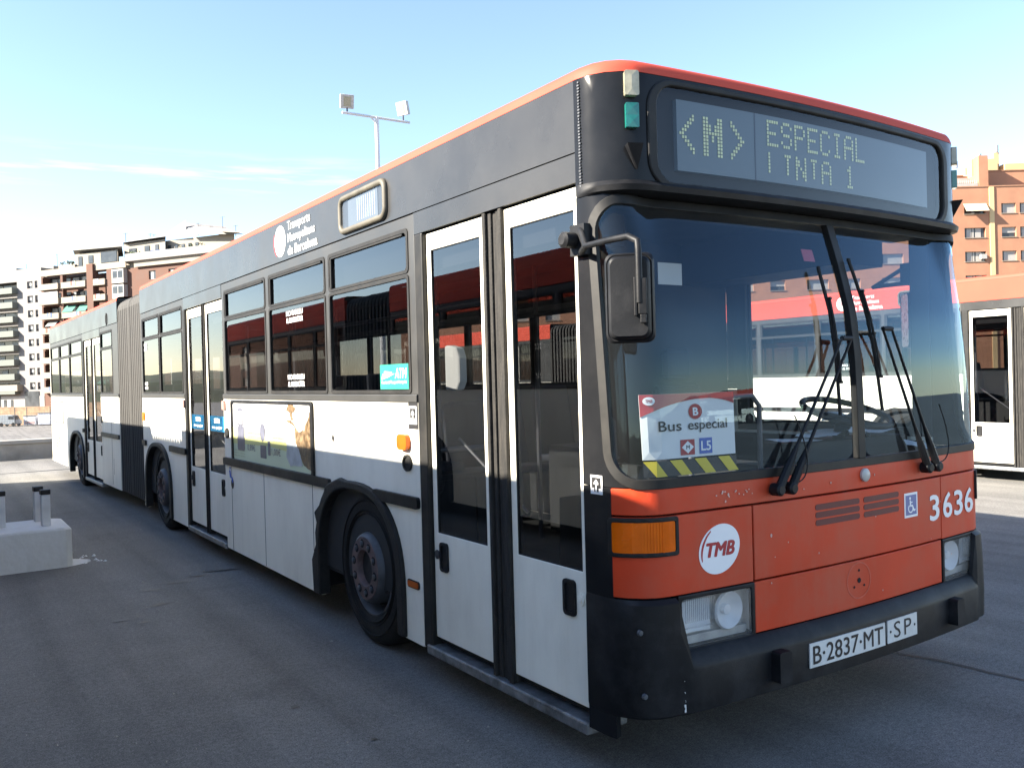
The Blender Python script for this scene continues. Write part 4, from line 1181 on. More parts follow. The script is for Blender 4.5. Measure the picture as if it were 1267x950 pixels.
        m.build('sticker_lettering', inkwhite, stc)
        # advert panel
        m = MB(); m.plate([rr(5.655, 0.935, 7.56, 1.468, 0.03), rr(5.70, 0.972, 7.52, 1.445, 0.02)], SR, 0.0, 0.016)
        ad = m.build('advert_frame', black, P, bevel=0.004)
        m = MB(); m.plate([rect(5.70, 0.96, 7.53, 1.45)], SR, 0.0, 0.003); m.build('advert_sheet', inkwhite, ad)
        m = MB(); m.plate([[(7.53, 0.96), (7.53, 1.235), (6.75, 1.225), (6.20, 1.185), (6.05, 1.15), (5.70, 1.03), (5.70, 0.96)]], SR, 0.003, 0.004); m.build('advert_band', adpale, ad)
        m = MB(); m.plate([[(7.53, 1.10), (7.53, 1.242), (6.75, 1.232), (6.20, 1.192), (6.15, 1.10), (6.6, 1.12)]], SR, 0.004, 0.005); m.build('advert_ribbon', adyellow, ad)
        m = MB(); m.plate([rr(7.20, 1.05, 7.40, 1.25, 0.03)], SR, 0.005, 0.006); m.plate([rr(7.24, 1.25, 7.38, 1.40, 0.02), rr(7.265, 1.27, 7.355, 1.38, 0.01)], SR, 0.005, 0.006)
        m.plate([rr(6.66, 1.02, 6.80, 1.12, 0.01)], SR, 0.005, 0.006); m.plate([rr(6.56, 1.05, 6.62, 1.16, 0.01)], SR, 0.005, 0.006); m.plate([ell(6.74, 1.22, 0.07, 0.07, 20)], SR, 0.005, 0.006)
        m.build('advert_bottle', adslate, ad)
        rs = random.Random(5)
        def rough(pts, amp):
            o = []
            for k in range(len(pts)):
                a, b = Vector(pts[k]), Vector(pts[(k + 1) % len(pts)])
                for t in range(4): o.append(tuple(a.lerp(b, t / 4) + Vector((rs.uniform(-amp, amp), rs.uniform(-amp, amp)))))
            return o
        m = MB(); m.plate([rough([(6.03, 1.29), (5.95, 1.255), (5.84, 1.27), (5.77, 1.34), (5.712, 1.40), (5.712, 1.0), (5.86, 1.02), (5.94, 1.12), (6.02, 1.17)], 0.007)], SR, 0.005, 0.0062)
        m.plate([rough([(6.20, 1.40), (6.14, 1.44), (6.06, 1.445), (6.0, 1.42), (6.02, 1.39), (6.07, 1.385), (6.05, 1.33), (6.09, 1.33), (6.13, 1.39)], 0.004)], SR, 0.005, 0.0062)
        m.plate([rough([(6.18, 1.315), (6.08, 1.30), (6.02, 1.28), (6.02, 1.30), (6.10, 1.33), (6.18, 1.33)], 0.003)], SR, 0.005, 0.0062); m.build('advert_picture', adbrown, ad)
        m = MB(); m.plate([ell(5.90, 1.352, 0.105, 0.088, 24)], SR, 0.0062, 0.007); m.build('advert_disc', inkwhite, ad)
        m = MB(); m.plate([rough([(6.20, 1.06), (6.19, 1.18), (6.04, 1.17), (5.95, 1.13), (5.88, 1.02), (6.12, 1.0)], 0.005)], SR, 0.0062, 0.007); m.build('advert_cloth', adcloth, ad)
        m = MB()
        put_text(m, 'ITEBLE', SR, 6.98, 1.33, 6.72, 1.38, 0.006)
        m.build('advert_lettering', inkgrey, ad); m = MB()
        put_text(m, '0,89€', SR, 7.13, 1.055, 6.93, 1.115, 0.006); m.build('advert_price', adslate, ad); m = MB(); put_text(m, '1,00€', SR, 6.53, 1.05, 6.33, 1.11, 0.006)
        m.build('advert_price', adslate, ad)
        m = MB()
        for j in range(2):
            put_text(m, 'cada dia al teu costat', SR, 7.12, 1.20 - 0.03 * j, 6.78, 1.212 - 0.03 * j, 0.006); put_text(m, 'tot el sabor de casa', SR, 6.50, 1.185 - 0.03 * j, 6.12, 1.198 - 0.03 * j, 0.006)
        for j in range(3):
            put_text(m, 'oferta de la setmana', SR, 7.50, 1.045 - 0.022 * j, 7.20, 1.056 - 0.022 * j, 0.0062)
        m.build('advert_small_print', adgreen, ad)
        # pyramid of diamonds beside the wheel
        m = MB()
        for i, (du, dv) in enumerate(((0, 0.10), (-0.04, 0.05), (0.04, 0.05), (-0.08, 0.0), (0.08, 0.0))):
            c = (5.33 - du * 0.9, 1.235 + dv)
            q = [(0, 0.032), (0.026, 0), (0, -0.032), (-0.026, 0)]
            m.plate([[(c[0] + a, c[1] + b) for a, b in q], [(c[0] + a * 0.8, c[1] + b * 0.8) for a, b in q]], SR, 0.0, 0.0015)
        m.build('authority_mark', inkgrey, P); m = MB()
        put_text(m, 'Àrea Metropolitana', SR, 5.20, 1.26, 4.87, 1.285, 0.0015); put_text(m, 'de Barcelona', SR, 5.20, 1.215, 4.98, 1.24, 0.0015)
        m.build('authority_lettering', inkgrey, P)
        m = MB(); m.plate([[(5.33, 1.267), (5.356, 1.235), (5.33, 1.203), (5.304, 1.235)]], SR, 0.0, 0.0016); m.build('authority_diamond', ink, P)
        # blue stickers on the middle door
        for a, b in ((7.905 + st, 8.39 + st), (8.56 + st, 9.05 + st)):
            m = MB(); m.plate([rect(a, 1.175, b, 1.315)], SR, -0.033, -0.031); s_ = m.build('door_sticker', cyan, P)
            m = MB(); put_text(m, 'SORTIDA', SR, b - 0.15, 1.25, a + 0.15, 1.295, -0.0305, bold=0.03); put_text(m, 'no pujar', SR, b - 0.08, 1.19, a + 0.08, 1.225, -0.0305, bold=0.03)
            m.build('sticker_lettering', inkwhite, s_)
        m = MB()
        pts = [(7.66 + st, 0.86), (7.64 + st, 0.80), (7.60 + st, 0.80), (7.58 + st, 0.76)]
        m.tube([SR(*p, 0.002) for p in pts], 0.008, 6); m.plate([ell(7.66 + st, 0.88, 0.014, 0.014, 12)], SR, 0, 0.002); m.build('wheelchair_mark', inkblue, P)
    # side display with its pale gasket
    m = MB(); lp = rr(4.46, 2.515, 5.09, 2.715, 0.05, 6)
    m.tube([SR(u, v, 0.006) for u, v in lp], 0.020, 8, closed=True); sd = m.build('side_display', putty, P, smooth=60)
    m = MB(); m.plate([lp], SR, 0.001, 0.004); m.build('display_back', framem, sd)
    m = MB(); m.plate([rect(4.56, 2.535, 4.98, 2.698)], SR, 0.004, 0.006)
    m.build('display_panel', ledpale, sd)
    m = MB()
    for k in range(9): m.plate([rect(4.60 + 0.03 * k, 2.55, 4.604 + 0.03 * k, 2.685)], SR, 0.006, 0.0066)
    m.build('display_bars', inkgrey, sd)
    m = MB(); m.plate([lp], SR, 0.010); m.build('display_glass', g_disp, sd)
    # ---- interior
    m = MB()
    m.box(-1.2, 1.2, 2.75, A_END - 0.02, 0.345, 0.36)
    m.box(-1.2, 1.2, B0, B1 - 0.1, 0.365, 0.38, fn=lambda x, y, z: bend2((x, y, z)))
    m.box(-1.0, 1.0, A_END - 0.06, B0 + st + 0.06, 0.33, 0.34)
    for sx in (-1, 1):
        for c, hw, top, tf in ((AF, 0.66, 1.02, idt), (AM, 0.67, 1.0, idt), (AB, 0.72, 0.96, bend2)):
            q = lambda x, y, z, tf=tf: tf((x, y, z))
            m.box(min(sx * 0.70, sx * 0.78), max(sx * 0.70, sx * 0.78), c - hw, c + hw, 0.37, top, fn=q)
            m.box(min(sx * 0.70, sx * 1.2), max(sx * 0.70, sx * 1.2), c - hw, c + hw, top + 0.002, top + 0.03, fn=q)
            m.box(min(sx * 0.79, sx * 1.2), max(sx * 0.79, sx * 1.2), c - hw, c - hw + 0.02, 0.37, top, fn=q)
            m.box(min(sx * 0.79, sx * 1.2), max(sx * 0.79, sx * 1.2), c + hw - 0.02, c + hw, 0.37, top, fn=q)
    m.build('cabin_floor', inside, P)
    m = MB()
    m.box(-1.2, 1.2, 2.95, A_END - 0.06, 2.44, 2.48); m.box(-1.2, 1.2, B0 + 0.06, B1 - 0.06, 2.44, 2.48, fn=lambda x, y, z: bend2((x, y, z)))
    m.add([(-1.18, 2.62, 2.30), (1.18, 2.62, 2.30), (1.18, 2.95, 2.30), (-1.18, 2.95, 2.30), (-1.18, 3.3, 2.44), (1.18, 3.3, 2.44)], [(0, 1, 2, 3), (3, 2, 5, 4)])
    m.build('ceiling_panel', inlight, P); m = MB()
    for s in (-1, 1):
        x0, x1 = min(s * 0.78, s * 1.17), max(s * 0.78, s * 1.17)
        m.box(x0, x1, 3.0, A_END - 0.07, 2.17, 2.435); m.box(x0, x1, B0 + 0.07, B1 - 0.1, 2.17, 2.435, fn=lambda x, y, z: bend2((x, y, z)))
    m.build('air_duct', duct, P)
    # dashboard and driver's place
    m = MB()
    vs = []; N = 24
    for i in range(N + 1):
        s = -1.22 + 2.44 * i / N
        a = FM(s, 1.16, -0.045); b = FM(s, 1.13, -0.20); c = (max(-1.2, min(1.2, s)), 2.98, 1.08); d = (max(-1.2, min(1.2, s)), 3.0, 0.6); e = (max(-1.2, min(1.2, s)), 2.75, 0.36)
        vs += [a, b, c, d, e]
    m.add(vs, [(5 * i + k, 5 * i + k + 1, 5 * i + k + 6, 5 * i + k + 5) for i in range(N) for k in range(4)])
    m.box(0.18, 1.15, 2.86, 3.06, 1.02, 1.22); m.box(0.05, 0.20, 2.70, 3.3, 0.5, 1.12)
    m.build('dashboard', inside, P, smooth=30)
    if full:
        m = MB(); cc = Vector((0.66, 2.90, 1.36)); nx = Vector((0, -0.30, 0.95)).normalized(); ux = Vector((1, 0, 0)); vx = nx.cross(ux)
        m.tube([cc + (ux * math.cos(2 * math.pi * k / 32) + vx * math.sin(2 * math.pi * k / 32)) * 0.23 for k in range(32)], 0.017, 8, closed=True)
        for t in (0.15, 2.99, 4.71): m.tube([cc - nx * 0.03, cc + (ux * math.cos(t) + vx * math.sin(t)) * 0.225], 0.013, 6)
        m.tube([cc - nx * 0.05, cc - nx * 0.5], 0.04, 10); m.build('steering_wheel', black, P, smooth=50)
    m = MB()
    m.box(0.38, 0.88, 3.55, 4.02, 0.72, 0.86); m.add([(0.40, 3.98, 0.84), (0.86, 3.98, 0.84), (0.86, 4.12, 0.84), (0.40, 4.12, 0.84), (0.44, 4.10, 1.52), (0.82, 4.10, 1.52), (0.82, 4.18, 1.52), (0.44, 4.18, 1.52)],
        [(0, 1, 5, 4), (2, 3, 7, 6), (4, 5, 6, 7), (1, 2, 6, 5), (3, 0, 4, 7)])
    m.box(0.52, 0.74, 4.10, 4.17, 1.55, 1.75); m.box(0.55, 0.7, 3.7, 3.9, 0.36, 0.72); m.build('driver_seat', seatm, P, bevel=0.03)
    m = MB(); m.box(0.10, 1.2, 4.22, 4.26, 0.36, 2.44); m.box(0.08, 0.12, 3.3, 4.22, 0.36, 1.05); m.build('cab_partition', inside, P)
    # passenger seats
    sm = MB()
    sm.add([(-0.21, -0.22, 0.42), (0.21, -0.22, 0.42), (0.21, 0.2, 0.40), (-0.21, 0.2, 0.40), (-0.21, -0.22, 0.48), (0.21, -0.22, 0.48), (0.21, 0.2, 0.46), (-0.21, 0.2, 0.46)], [(0, 3, 2, 1), (4, 5, 6, 7), (0, 1, 5, 4), (2, 3, 7, 6), (1, 2, 6, 5), (3, 0, 4, 7)])
    sm.add([(-0.20, 0.17, 0.44), (0.20, 0.17, 0.44), (0.20, 0.22, 0.44), (-0.20, 0.22, 0.44), (-0.19, 0.27, 1.02), (0.19, 0.27, 1.02), (0.19, 0.31, 1.02), (-0.19, 0.31, 1.02)], [(0, 3, 2, 1), (4, 5, 6, 7), (0, 1, 5, 4), (2, 3, 7, 6), (1, 2, 6, 5), (3, 0, 4, 7)])
    sm.box(-0.05, 0.05, -0.05, 0.1, 0.0, 0.41)
    seat0 = None
    spots = [(-0.95, 4.75, 0.62), (-0.95, 5.4, 0.62), (-0.95, 6.2, 0.36), (-0.95, 6.95, 0.36), (0.95, 4.9, 0.62), (0.95, 5.7, 0.5), (0.95, 6.4, 0.36), (0.95, 7.1, 0.36), (0.5, 6.4, 0.36), (0.5, 7.1, 0.36),
             (0.95, 8.0, 0.36), (0.95, 8.8, 0.36), (-0.95, 9.9 + st, 0.6), (-0.95, 10.7 + st, 0.6), (0.95, 9.9 + st, 0.6), (0.95, 10.7 + st, 0.6)]
    for x, y, z in spots:
        if seat0 is None: o = seat0 = sm.build('passenger_seat', seatm, P, bevel=0.02)
        else: o = seat0.copy(); COL.objects.link(o)
        o.location = (x, y, z)
    for x, y in ((-0.9, 13.4), (-0.9, 15.9), (-0.9, 16.8), (-0.9, 17.8), (0.9, 13.4), (0.9, 14.4), (0.9, 15.9), (0.9, 16.9), (0.9, 17.9)):
        o = seat0.copy(); COL.objects.link(o); o.location = bend2((x, y, 0.45))
    m = MB()
    for (a, b, zt) in ((2.80, 4.20, 1.18), (4.24, A_END - 0.05, 1.50)): m.box(1.195, 1.212, a, b, 0.37, zt)
    for (a, b) in ((4.2, 7.76 + st), (9.2 + st, A_END - 0.05)): m.box(-1.212, -1.195, a, b, 0.37, 1.50)
    m.box(1.195, 1.212, B0 + 0.07, B1 - 0.1, 0.39, 1.50, fn=lambda x, y, z: bend2((x, y, z)))
    for (a, b) in ((B0 + 0.07, 14.0), (15.5, B1 - 0.1)): m.box(-1.212, -1.195, a, b, 0.39, 1.50, fn=lambda x, y, z: bend2((x, y, z)))
    m.build('side_lining', inside, P)
    # handrails
    m = MB()
    m.tube([(-0.62, 4.30, 0.4), (-0.62, 4.30, 2.44)], 0.017, 8)
    m.tube([(-1.15, 4.28, 1.20), (-0.66, 4.28, 1.20), (-0.62, 4.28, 1.14), (-0.62, 4.28, 0.4)], 0.015, 8)
    m.tube([(-0.45, 2.95, 1.05), (-0.45, 2.95, 1.42), (-0.40, 2.95, 1.47), (-0.02, 2.95, 1.47), (0.03, 2.95, 1.42), (0.03, 2.95, 1.05)], 0.013, 8)
    for y in (5.3, 6.8, 7.78, 9.2, 10.6): m.tube([(-0.6, Y(y), 0.4), (-0.6, Y(y), 2.44)], 0.017, 8); m.tube([(0.35, Y(y), 0.4), (0.35, Y(y), 2.44)], 0.017, 8)
    for x in (-0.6, 0.35): m.tube([(x, 4.3, 2.05), (x, A_END - 0.1, 2.05)], 0.015, 8)
    for y in (13.9, 15.6, 17.2): m.tube([bend2((-0.6, y, 0.4)), bend2((-0.6, y, 2.44))], 0.017, 8)
    m.build('handrail', polem, P, smooth=50)
    if full:
        m = MB(); m.plate([[(0.0, 0.0), (0.07, 0.0), (0.09, 0.05), (0.09, 0.18), (0.075, 0.235), (0.03, 0.25), (0.0, 0.25)]], lambda u, v, w: (-1.02 + u * 0.5 + w, 4.26 - u, 1.53 + v), 0, 0.05); m.build('ticket_validator', paper, P, bevel=0.01)
        m = MB()
        for (u0, v0, u1, v1) in ((-0.86, 1.98, -0.77, 2.07), (-0.63, 2.0, -0.48, 2.10)): m.plate([rect(u0, v0, u1, v1)], lambda u, v, w: (u, 2.95 + w, v), 0, 0.002)
        m.build('cab_notice', inkgrey, P)
        m = MB(); m.plate([rect(-0.16, 2.075, -0.085, 2.13)], FM, -0.012, -0.010); m.build('screen_sticker', inkred, P)
        m = MB()
        for k in range(8):
            u = -1.16 + 0.115 * k / 2 * 1.0
        m.plate([rect(-1.165, 1.196, -0.70, 1.256)], FM, -0.016, -0.014, h=0.06); tp = m.build('hazard_tape', ink, P)
        m = MB()
        for k in range(4):
            u = -1.165 + 0.122 * k
            m.plate([[(u + 0.055, 1.196), (u + 0.108, 1.196), (u + 0.058, 1.256), (u + 0.0, 1.256)]], FM, -0.013, -0.0115)
        m.build('tape_stripe', yellow, tp)

# ------------------------------------------------------------------ buses
bus = thing('articulated_bus', 'large white and red articulated bus with dark upper sides and fleet number 3636', 'bus', (0, 0, 0), 0, 'articulated buses in the depot')
make_bus(bus, dark, 0.0, True)
bus2 = thing('articulated_bus', 'red-topped articulated bus with white doors parked in sunlight behind the large bus', 'bus', (9.99, 2.60, 0), 0, 'articulated buses in the depot')
make_bus(bus2, redroof, 1.2, False)
bus3 = dup_tree(bus2)
bus3['label'] = 'red-topped articulated bus seen only as a dark reflection in the large bus side windows'
bus3.location = (-5.31, -2.2, 0)
bus4 = dup_tree(bus2)
bus4['label'] = 'red-topped articulated bus seen only as a small reflection low in the windscreen'
bus4.location = (35.0, -47.0, 0)
# operator's name on the neighbouring bus
SRn = lambda u, v, w: (-1.25 - w, u, v)
for b_ in (bus2,):
    m = MB(); m.plate([ell(6.06, 2.625, 0.115, 0.112, 40)], SRn, 0.0, 0.002); em = m.build('roundel', inkwhite, b_)
    m = MB(); put_text(m, 'TMB', SRn, 6.14, 2.595, 5.97, 2.655, 0.003, bold=0.022, shear=0.25); m.build('roundel_lettering', inkred, em)
    m = MB()
    put_text(m, 'Transports', SRn, 5.90, 2.655, 5.50, 2.735, 0.003, bold=0.01); put_text(m, 'Metropolitans', SRn, 5.90, 2.572, 5.42, 2.652, 0.003, bold=0.01)
    put_text(m, 'de Barcelona', SRn, 5.90, 2.500, 5.36, 2.568, 0.003, bold=0.03); m.build('operator_lettering', inkwhite, b_)
    m = MB(); put_text(m, 'NO PARLEU', SRn, 6.10, 1.63, 5.75, 1.67, -0.006, bold=0.03); put_text(m, 'AL CONDUCTOR', SRn, 6.10, 1.575, 5.75, 1.615, -0.006, bold=0.03); m.build('window_notice', inkwhite, b_)

# ------------------------------------------------------------------ loose things inside the big bus
sg = MB(); sg.plate([[(-1.165, 1.262), (-0.700, 1.262), (-0.700, 1.512), (-1.165, 1.512)]], FM, -0.022, -0.018, h=0.06)
placard = sg.build('placard', paper)
tag(placard, 'white card with red curved top reading Bus especial, propped behind the windscreen', 'sign')
m = MB(); arc = [(-0.700 - 0.465 * k / 16, 1.455 + 0.036 * (1 - ((k - 5.0) / 6.0) ** 2) if k < 5 else 1.491 - 0.065 * ((k - 5) / 11) ** 2 ) for k in range(17)]
m.plate([[(-1.165, 1.512), ] + arc[::-1] + [(-0.700, 1.512)]], FM, -0.017, -0.0155, h=0.06); m.build('placard_header', inkred, placard)
m = MB(); m.plate([ell(-1.125, 1.487, 0.026, 0.016, 24)], FM, -0.0150, -0.0142); m.build('placard_logo', inkwhite, placard)
m = MB(); put_text(m, 'TMB', FM, -1.140, 1.481, -1.110, 1.493, -0.0135, bold=0.02, shear=0.2)
m.plate([ell(-0.905, 1.440, 0.034, 0.030, 32)], FM, -0.0165, -0.0155); m.build('placard_mark', inkred, placard)
m = MB(); put_text(m, 'B', FM, -0.919, 1.424, -0.891, 1.456, -0.0145, bold=0.05); m.build('placard_letter', inkwhite, placard)
m = MB(); put_text(m, 'Bus', FM, -1.088, 1.368, -0.977, 1.408, -0.0150, bold=0.012); put_text(m, 'especial', FM, -0.945, 1.357, -0.742, 1.408, -0.0150, bold=0.012); m.build('placard_lettering', ink, placard)
m = MB(); m.plate([rect(-0.985, 1.272, -0.915, 1.332)], FM, -0.0165, -0.0155); m.build('metro_square', inkred, placard)
m = MB(); m.plate([[(-0.980, 1.302), (-0.950, 1.278), (-0.920, 1.302), (-0.950, 1.326)]], FM, -0.0153, -0.0145); m.build('metro_diamond', inkwhite, placard)
m = MB(); put_text(m, 'M', FM, -0.959, 1.294, -0.941, 1.310, -0.0140, bold=0.03); m.build('metro_letter', ink, placard)
m = MB(); m.plate([rect(-0.890, 1.272, -0.825, 1.334)], FM, -0.0165, -0.0155); m.build('line_square', inkblue, placard)
m = MB(); put_text(m, 'L5', FM, -0.883, 1.284, -0.832, 1.322, -0.0145, bold=0.03); m.build('line_lettering', inkwhite, placard)
rs = random.Random(11)
pl_ = ['crumpled white paper sheet on the dashboard just left of the windscreen divider', 'flat white paper sheet lying furthest left on the dashboard', 'white paper sheet lying across others beside the windscreen divider',
       'white paper sheet just right of the windscreen divider on the dashboard', 'curled white paper sheet near the right wiper on the dashboard', 'folded pale paper sheet standing up behind the windscreen divider']
for i, (x, y, z, rot, w, h, c) in enumerate(((0.50, 2.93, 1.235, 0.4, 0.30, 0.21, 0.03), (0.26, 2.93, 1.229, -0.2, 0.24, 0.17, 0.012), (0.62, 2.95, 1.245, 0.9, 0.30, 0.21, 0.02), (0.92, 2.95, 1.232, 0.2, 0.30, 0.20, 0.02), (1.00, 2.70, 1.16, 0.7, 0.20, 0.14, 0.04), (0.74, 2.96, 1.255, 0.3, 0.21, 0.20, 0.09))):
    m = MB(); n = 6; vs = []
    for a in range(n + 1):
        for b in range(n + 1):
            u, v = (a / n - 0.5) * w, (b / n - 0.5) * h
            zz = z + c * (math.sin(a * 0.9 + i) * 0.5 + math.cos(b * 0.8 + 2 * i) * 0.5 + 1) * 0.5 + (0.5 * v if i == 5 else 0)
            vs.append((x + u * math.cos(rot) - v * math.sin(rot), y + u * math.sin(rot) + v * math.cos(rot), zz))
    m.add(vs, [(a * (n + 1) + b, (a + 1) * (n + 1) + b, (a + 1) * (n + 1) + b + 1, a * (n + 1) + b + 1) for a in range(n) for b in range(n)])
    tag(m.build('paper_sheet', paper, None, smooth=60), pl_[i], 'paper', 'papers on the dashboard')

# ------------------------------------------------------------------ yard things
blk = thing('concrete_block', 'low whitewashed concrete block carrying small grey steel posts', 'concrete block', (-3.1, 9.16, 0))
m = MB()
rs = random.Random(4); lp = [(-0.72, -0.37), (0.70, -0.37), (0.75, -0.33), (0.75, 0.28), (0.66, 0.37), (-0.72, 0.37)]
n = len(lp); vs = []; 
for z, q in ((0, 1.0), (0.335, 0.995), (0.36, 0.97)): vs += [(x * q, y * q, z) for x, y in lp]
m.add(vs, [(k * n + i, k * n + (i + 1) % n, (k + 1) * n + (i + 1) % n, (k + 1) * n + i) for k in range(2) for i in range(n)] + [tuple(2 * n + i for i in range(n))])
m.build('block_body', whitewash, blk, bevel=0.012)
m = MB(); rs = random.Random(17); cl = [(0.72, -0.36)] + [(0.76 + 0.14 * math.sin(math.pi * k / 9) * (0.7 + 0.6 * rs.random()), -0.36 + 0.40 * k / 9) for k in range(1, 9)] + [(0.72, 0.06)]
vs = [(0.70, -0.2, 0.05)] + [(x, y, 0.001) for x, y in cl]; m.add(vs, [(0, k, k + 1) for k in range(1, len(vs) - 1)])
for k in range(16):
    x, y, q = rs.uniform(0.78, 1.02), rs.uniform(-0.34, 0.12), rs.uniform(0.008, 0.022)
    m.add([(x + q * math.cos(t), y + q * math.sin(t), 0.001) for t in (0, 1.6, 3.1, 4.6)] + [(x, y, q * 0.8)], [(0, 1, 4), (1, 2, 4), (2, 3, 4), (3, 0, 4)])
m.build('spilt_mortar', whitewash, blk)
for i, (x, y, hh, lab) in enumerate(((0.535, 0.22, 0.33, 'grey square steel post with dark cap standing behind its twin on the concrete block'), (0.56, -0.13, 0.33, 'grey square steel post with dark cap nearest on the concrete block'), (0.215, 0.05, 0.33, 'pale steel post cut by the left edge of the photo'))):
    p = thing('steel_post', lab, 'post', (-3.1 + x, 9.16 + y, 0.359), 0.1, 'posts on the concrete block')
    m = MB(); m.box(-0.036, 0.036, -0.036, 0.036, 0, hh - 0.045); m.build('post_shaft', paint('galvanised_%d' % i, (0.52, 0.53, 0.54), 0.5, 0.12, 9.0), p, bevel=0.006)
    m = MB(); m.box(-0.040, 0.040, -0.040, 0.040, hh - 0.045, hh); m.build('post_cap', black, p, bevel=0.006)
par = MB(); par.box(-60, 90, 23.37, 23.75, -0.2, 0.36); par.box(-60, 90, 23.33, 23.80, 0.362, 0.45)
pw = par.build('parapet_wall', concrete, None, bevel=0.01)
tag(pw, 'low grey concrete parapet wall along the far end of the yard', 'wall')
g = MB(); v, f = strip(wig((1.00, 3.3), (1.30, 1.2), 24, 0.03), 0.009); g.add(v, f)
v, f = strip(wig((-3.9, 19.6), (6.0, 19.6), 20, 0.02), 0.05); g.add(v, f)
tag(g.build('joint_line', crackm), None, None, kind='structure')
g = MB(); rs = random.Random(21)
for (x, y, a, b, rot) in ((-1.34, 7.68, 0.17, 0.022, -0.25), (-1.58, 7.60, 0.07, 0.015, -0.3), (-2.02, 6.80, 0.06, 0.03, 0.2), (-1.76, 7.45, 0.11, 0.012, -0.4), (-2.0, 7.3, 0.09, 0.010, -0.4), (-2.35, 6.5, 0.05, 0.03, 0), (-2.22, 6.35, 0.04, 0.02, 1), (-1.95, 4.2, 0.02, 0.02, 0), (-1.8, 3.6, 0.015, 0.015, 0), (-1.86, 4.9, 0.02, 0.012, 0)):
    lp = []
    for k in range(18):
        t = 2 * math.pi * k / 18; q = 1 + 0.5 * (rs.random() - 0.5); u, v = a * q * math.cos(t), b * q * math.sin(t)
        lp.append((x + u * math.cos(rot) - v * math.sin(rot), y + u * math.sin(rot) + v * math.cos(rot)))
    g.plate([lp], lambda u, v, w: (u, v, w), 0.0045)
tag(g.build('oil_stain', oil), None, None, kind='structure')
# little bits of litter and grit on the asphalt
g = MB(); rs = random.Random(8)
for k in range(150):
    x = rs.uniform(-3.9, -1.3); y = rs.uniform(2.0, 12.0); s = rs.uniform(0.004, 0.011)
    d = [(rs.uniform(0.6, 1.3) * s * math.cos(q * 1.57), rs.uniform(0.6, 1.3) * s * math.sin(q * 1.57)) for q in range(4)]
    g.add([(x + a, y + b, 0.003) for a, b in d] + [(x, y, 0.003 + s * 0.8)], [(0, 1, 4), (1, 2, 4), (2, 3, 4), (3, 0, 4)])
tag(g.build('grit', concrete), 'scattered grit and small stones on the asphalt', None, kind='stuff')

# floodlight mast
mast = thing('floodlight_mast', 'slim pale mast with two floodlights on a crossbar, beyond the roof of the large bus', 'floodlight', (10.92, 30.1, -4.25))
polep = paint('mast_paint', (0.62, 0.62, 0.63), 0.4, 0.06)
m = MB(); m.tube([(0, 0, 0), (0, 0, 15.75)], [0.14, 0.075], 12); m.build('mast_pole', polep, mast, smooth=50)
ad = Vector((0.831 * 1.17 + 0.556 * 0.62, -0.556 * 1.17 + 0.831 * 0.62, 0))
m = MB(); m.tube([tuple(-ad + Vector((0, 0, 15.78))), tuple(ad + Vector((0, 0, 15.70)))], 0.05, 8); m.tube([(0, 0, 15.5), tuple(-ad * 0.2 + Vector((0, 0, 15.76)))], 0.03, 6); m.build('crossbar', polep, mast, smooth=50)
for sg_, yaw in ((-0.86, 0.35), (0.80, -0.55)):
    c = ad * sg_ + Vector((0, 0, 16.20)); nrm = (Vector((-0.55, -0.80, -0.25))); nrm = Matrix.Rotation(yaw, 3, 'Z') @ nrm; nrm.normalize()
    ax = Vector((-nrm.y, nrm.x, 0)).normalized(); ay = nrm.cross(ax)
    m = MB(); m.obox(c, ax, ay, nrm, 0.50, 0.50, 0.16)
    m.obox(c - ay * -0.0 - nrm * 0.09, ax, ay, nrm, 0.3, 0.3, 0.10)
    fl = m.build('floodlight', lampbody, mast, bevel=0.02)
    m = MB(); m.obox(c + nrm * 0.083, ax, ay, nrm, 0.26, 0.34, 0.012); m.build('floodlight_glass', lamp_white, fl)
    m = MB(); m.tube([tuple(ad * sg_ + Vector((0, 0, 15.76))), tuple(c)], 0.03, 6); m.build('floodlight_bracket', steel, fl)

# ------------------------------------------------------------------ far buildings
brick = paint('orange_brick', (0.38, 0.185, 0.110), 0.85, 0.10, 0.6, bump=0.2, bscale=4)
brownbrick = paint('brown_brick', (0.105, 0.050, 0.034), 0.85, 0.14, 0.5)
render_white = paint('white_render', (0.19, 0.18, 0.176), 0.8, 0.06, 0.3)
cream = paint('cream_render', (0.24, 0.21, 0.17), 0.8, 0.08, 0.3)
creamy = paint('pale_yellow_render', (0.54, 0.39, 0.21), 0.8, 0.06, 0.3)
greypanel = paint('grey_green_panel', (0.115, 0.13, 0.118), 0.7, 0.08, 0.5)
shutter = paint('white_shutter', (0.34, 0.33, 0.31), 0.6, 0.08, 1.5)
darkwin = paint('dark_window', (0.045, 0.050, 0.056), 0.15, 0.3, 0.8)
slatem = paint('slate_roof', (0.13, 0.14, 0.17), 0.6, 0.15, 0.8)
greyroof = paint('grey_coping', (0.22, 0.22, 0.21), 0.8, 0.15, 0.6)
awn_green = paint('green_awning', (0.02, 0.13, 0.10), 0.7, 0.1)
awn_blue = paint('blue_awning', (0.02, 0.05, 0.16), 0.7, 0.1)
awn_beige = paint('beige_awning', (0.55, 0.46, 0.33), 0.7, 0.1)
def frame(C, e, n):
    C = Vector(C); e = Vector((e[0], e[1], 0)).normalized(); n = Vector((n[0], n[1], 0)).normalized()
    return lambda u, v, w: tuple(C + e * u + n * w + Vector((0, 0, v)))
def bx(m, F, u0, u1, v0, v1, w0, w1, mi=0): m.box(u0, u1, v0, v1, w0, w1, mi, fn=lambda u, v, w: F(u, v, w))
FL = frame((15.2, 185.0, 0), (0.53, -0.848), (-0.848, -0.530))
FH = 2.72
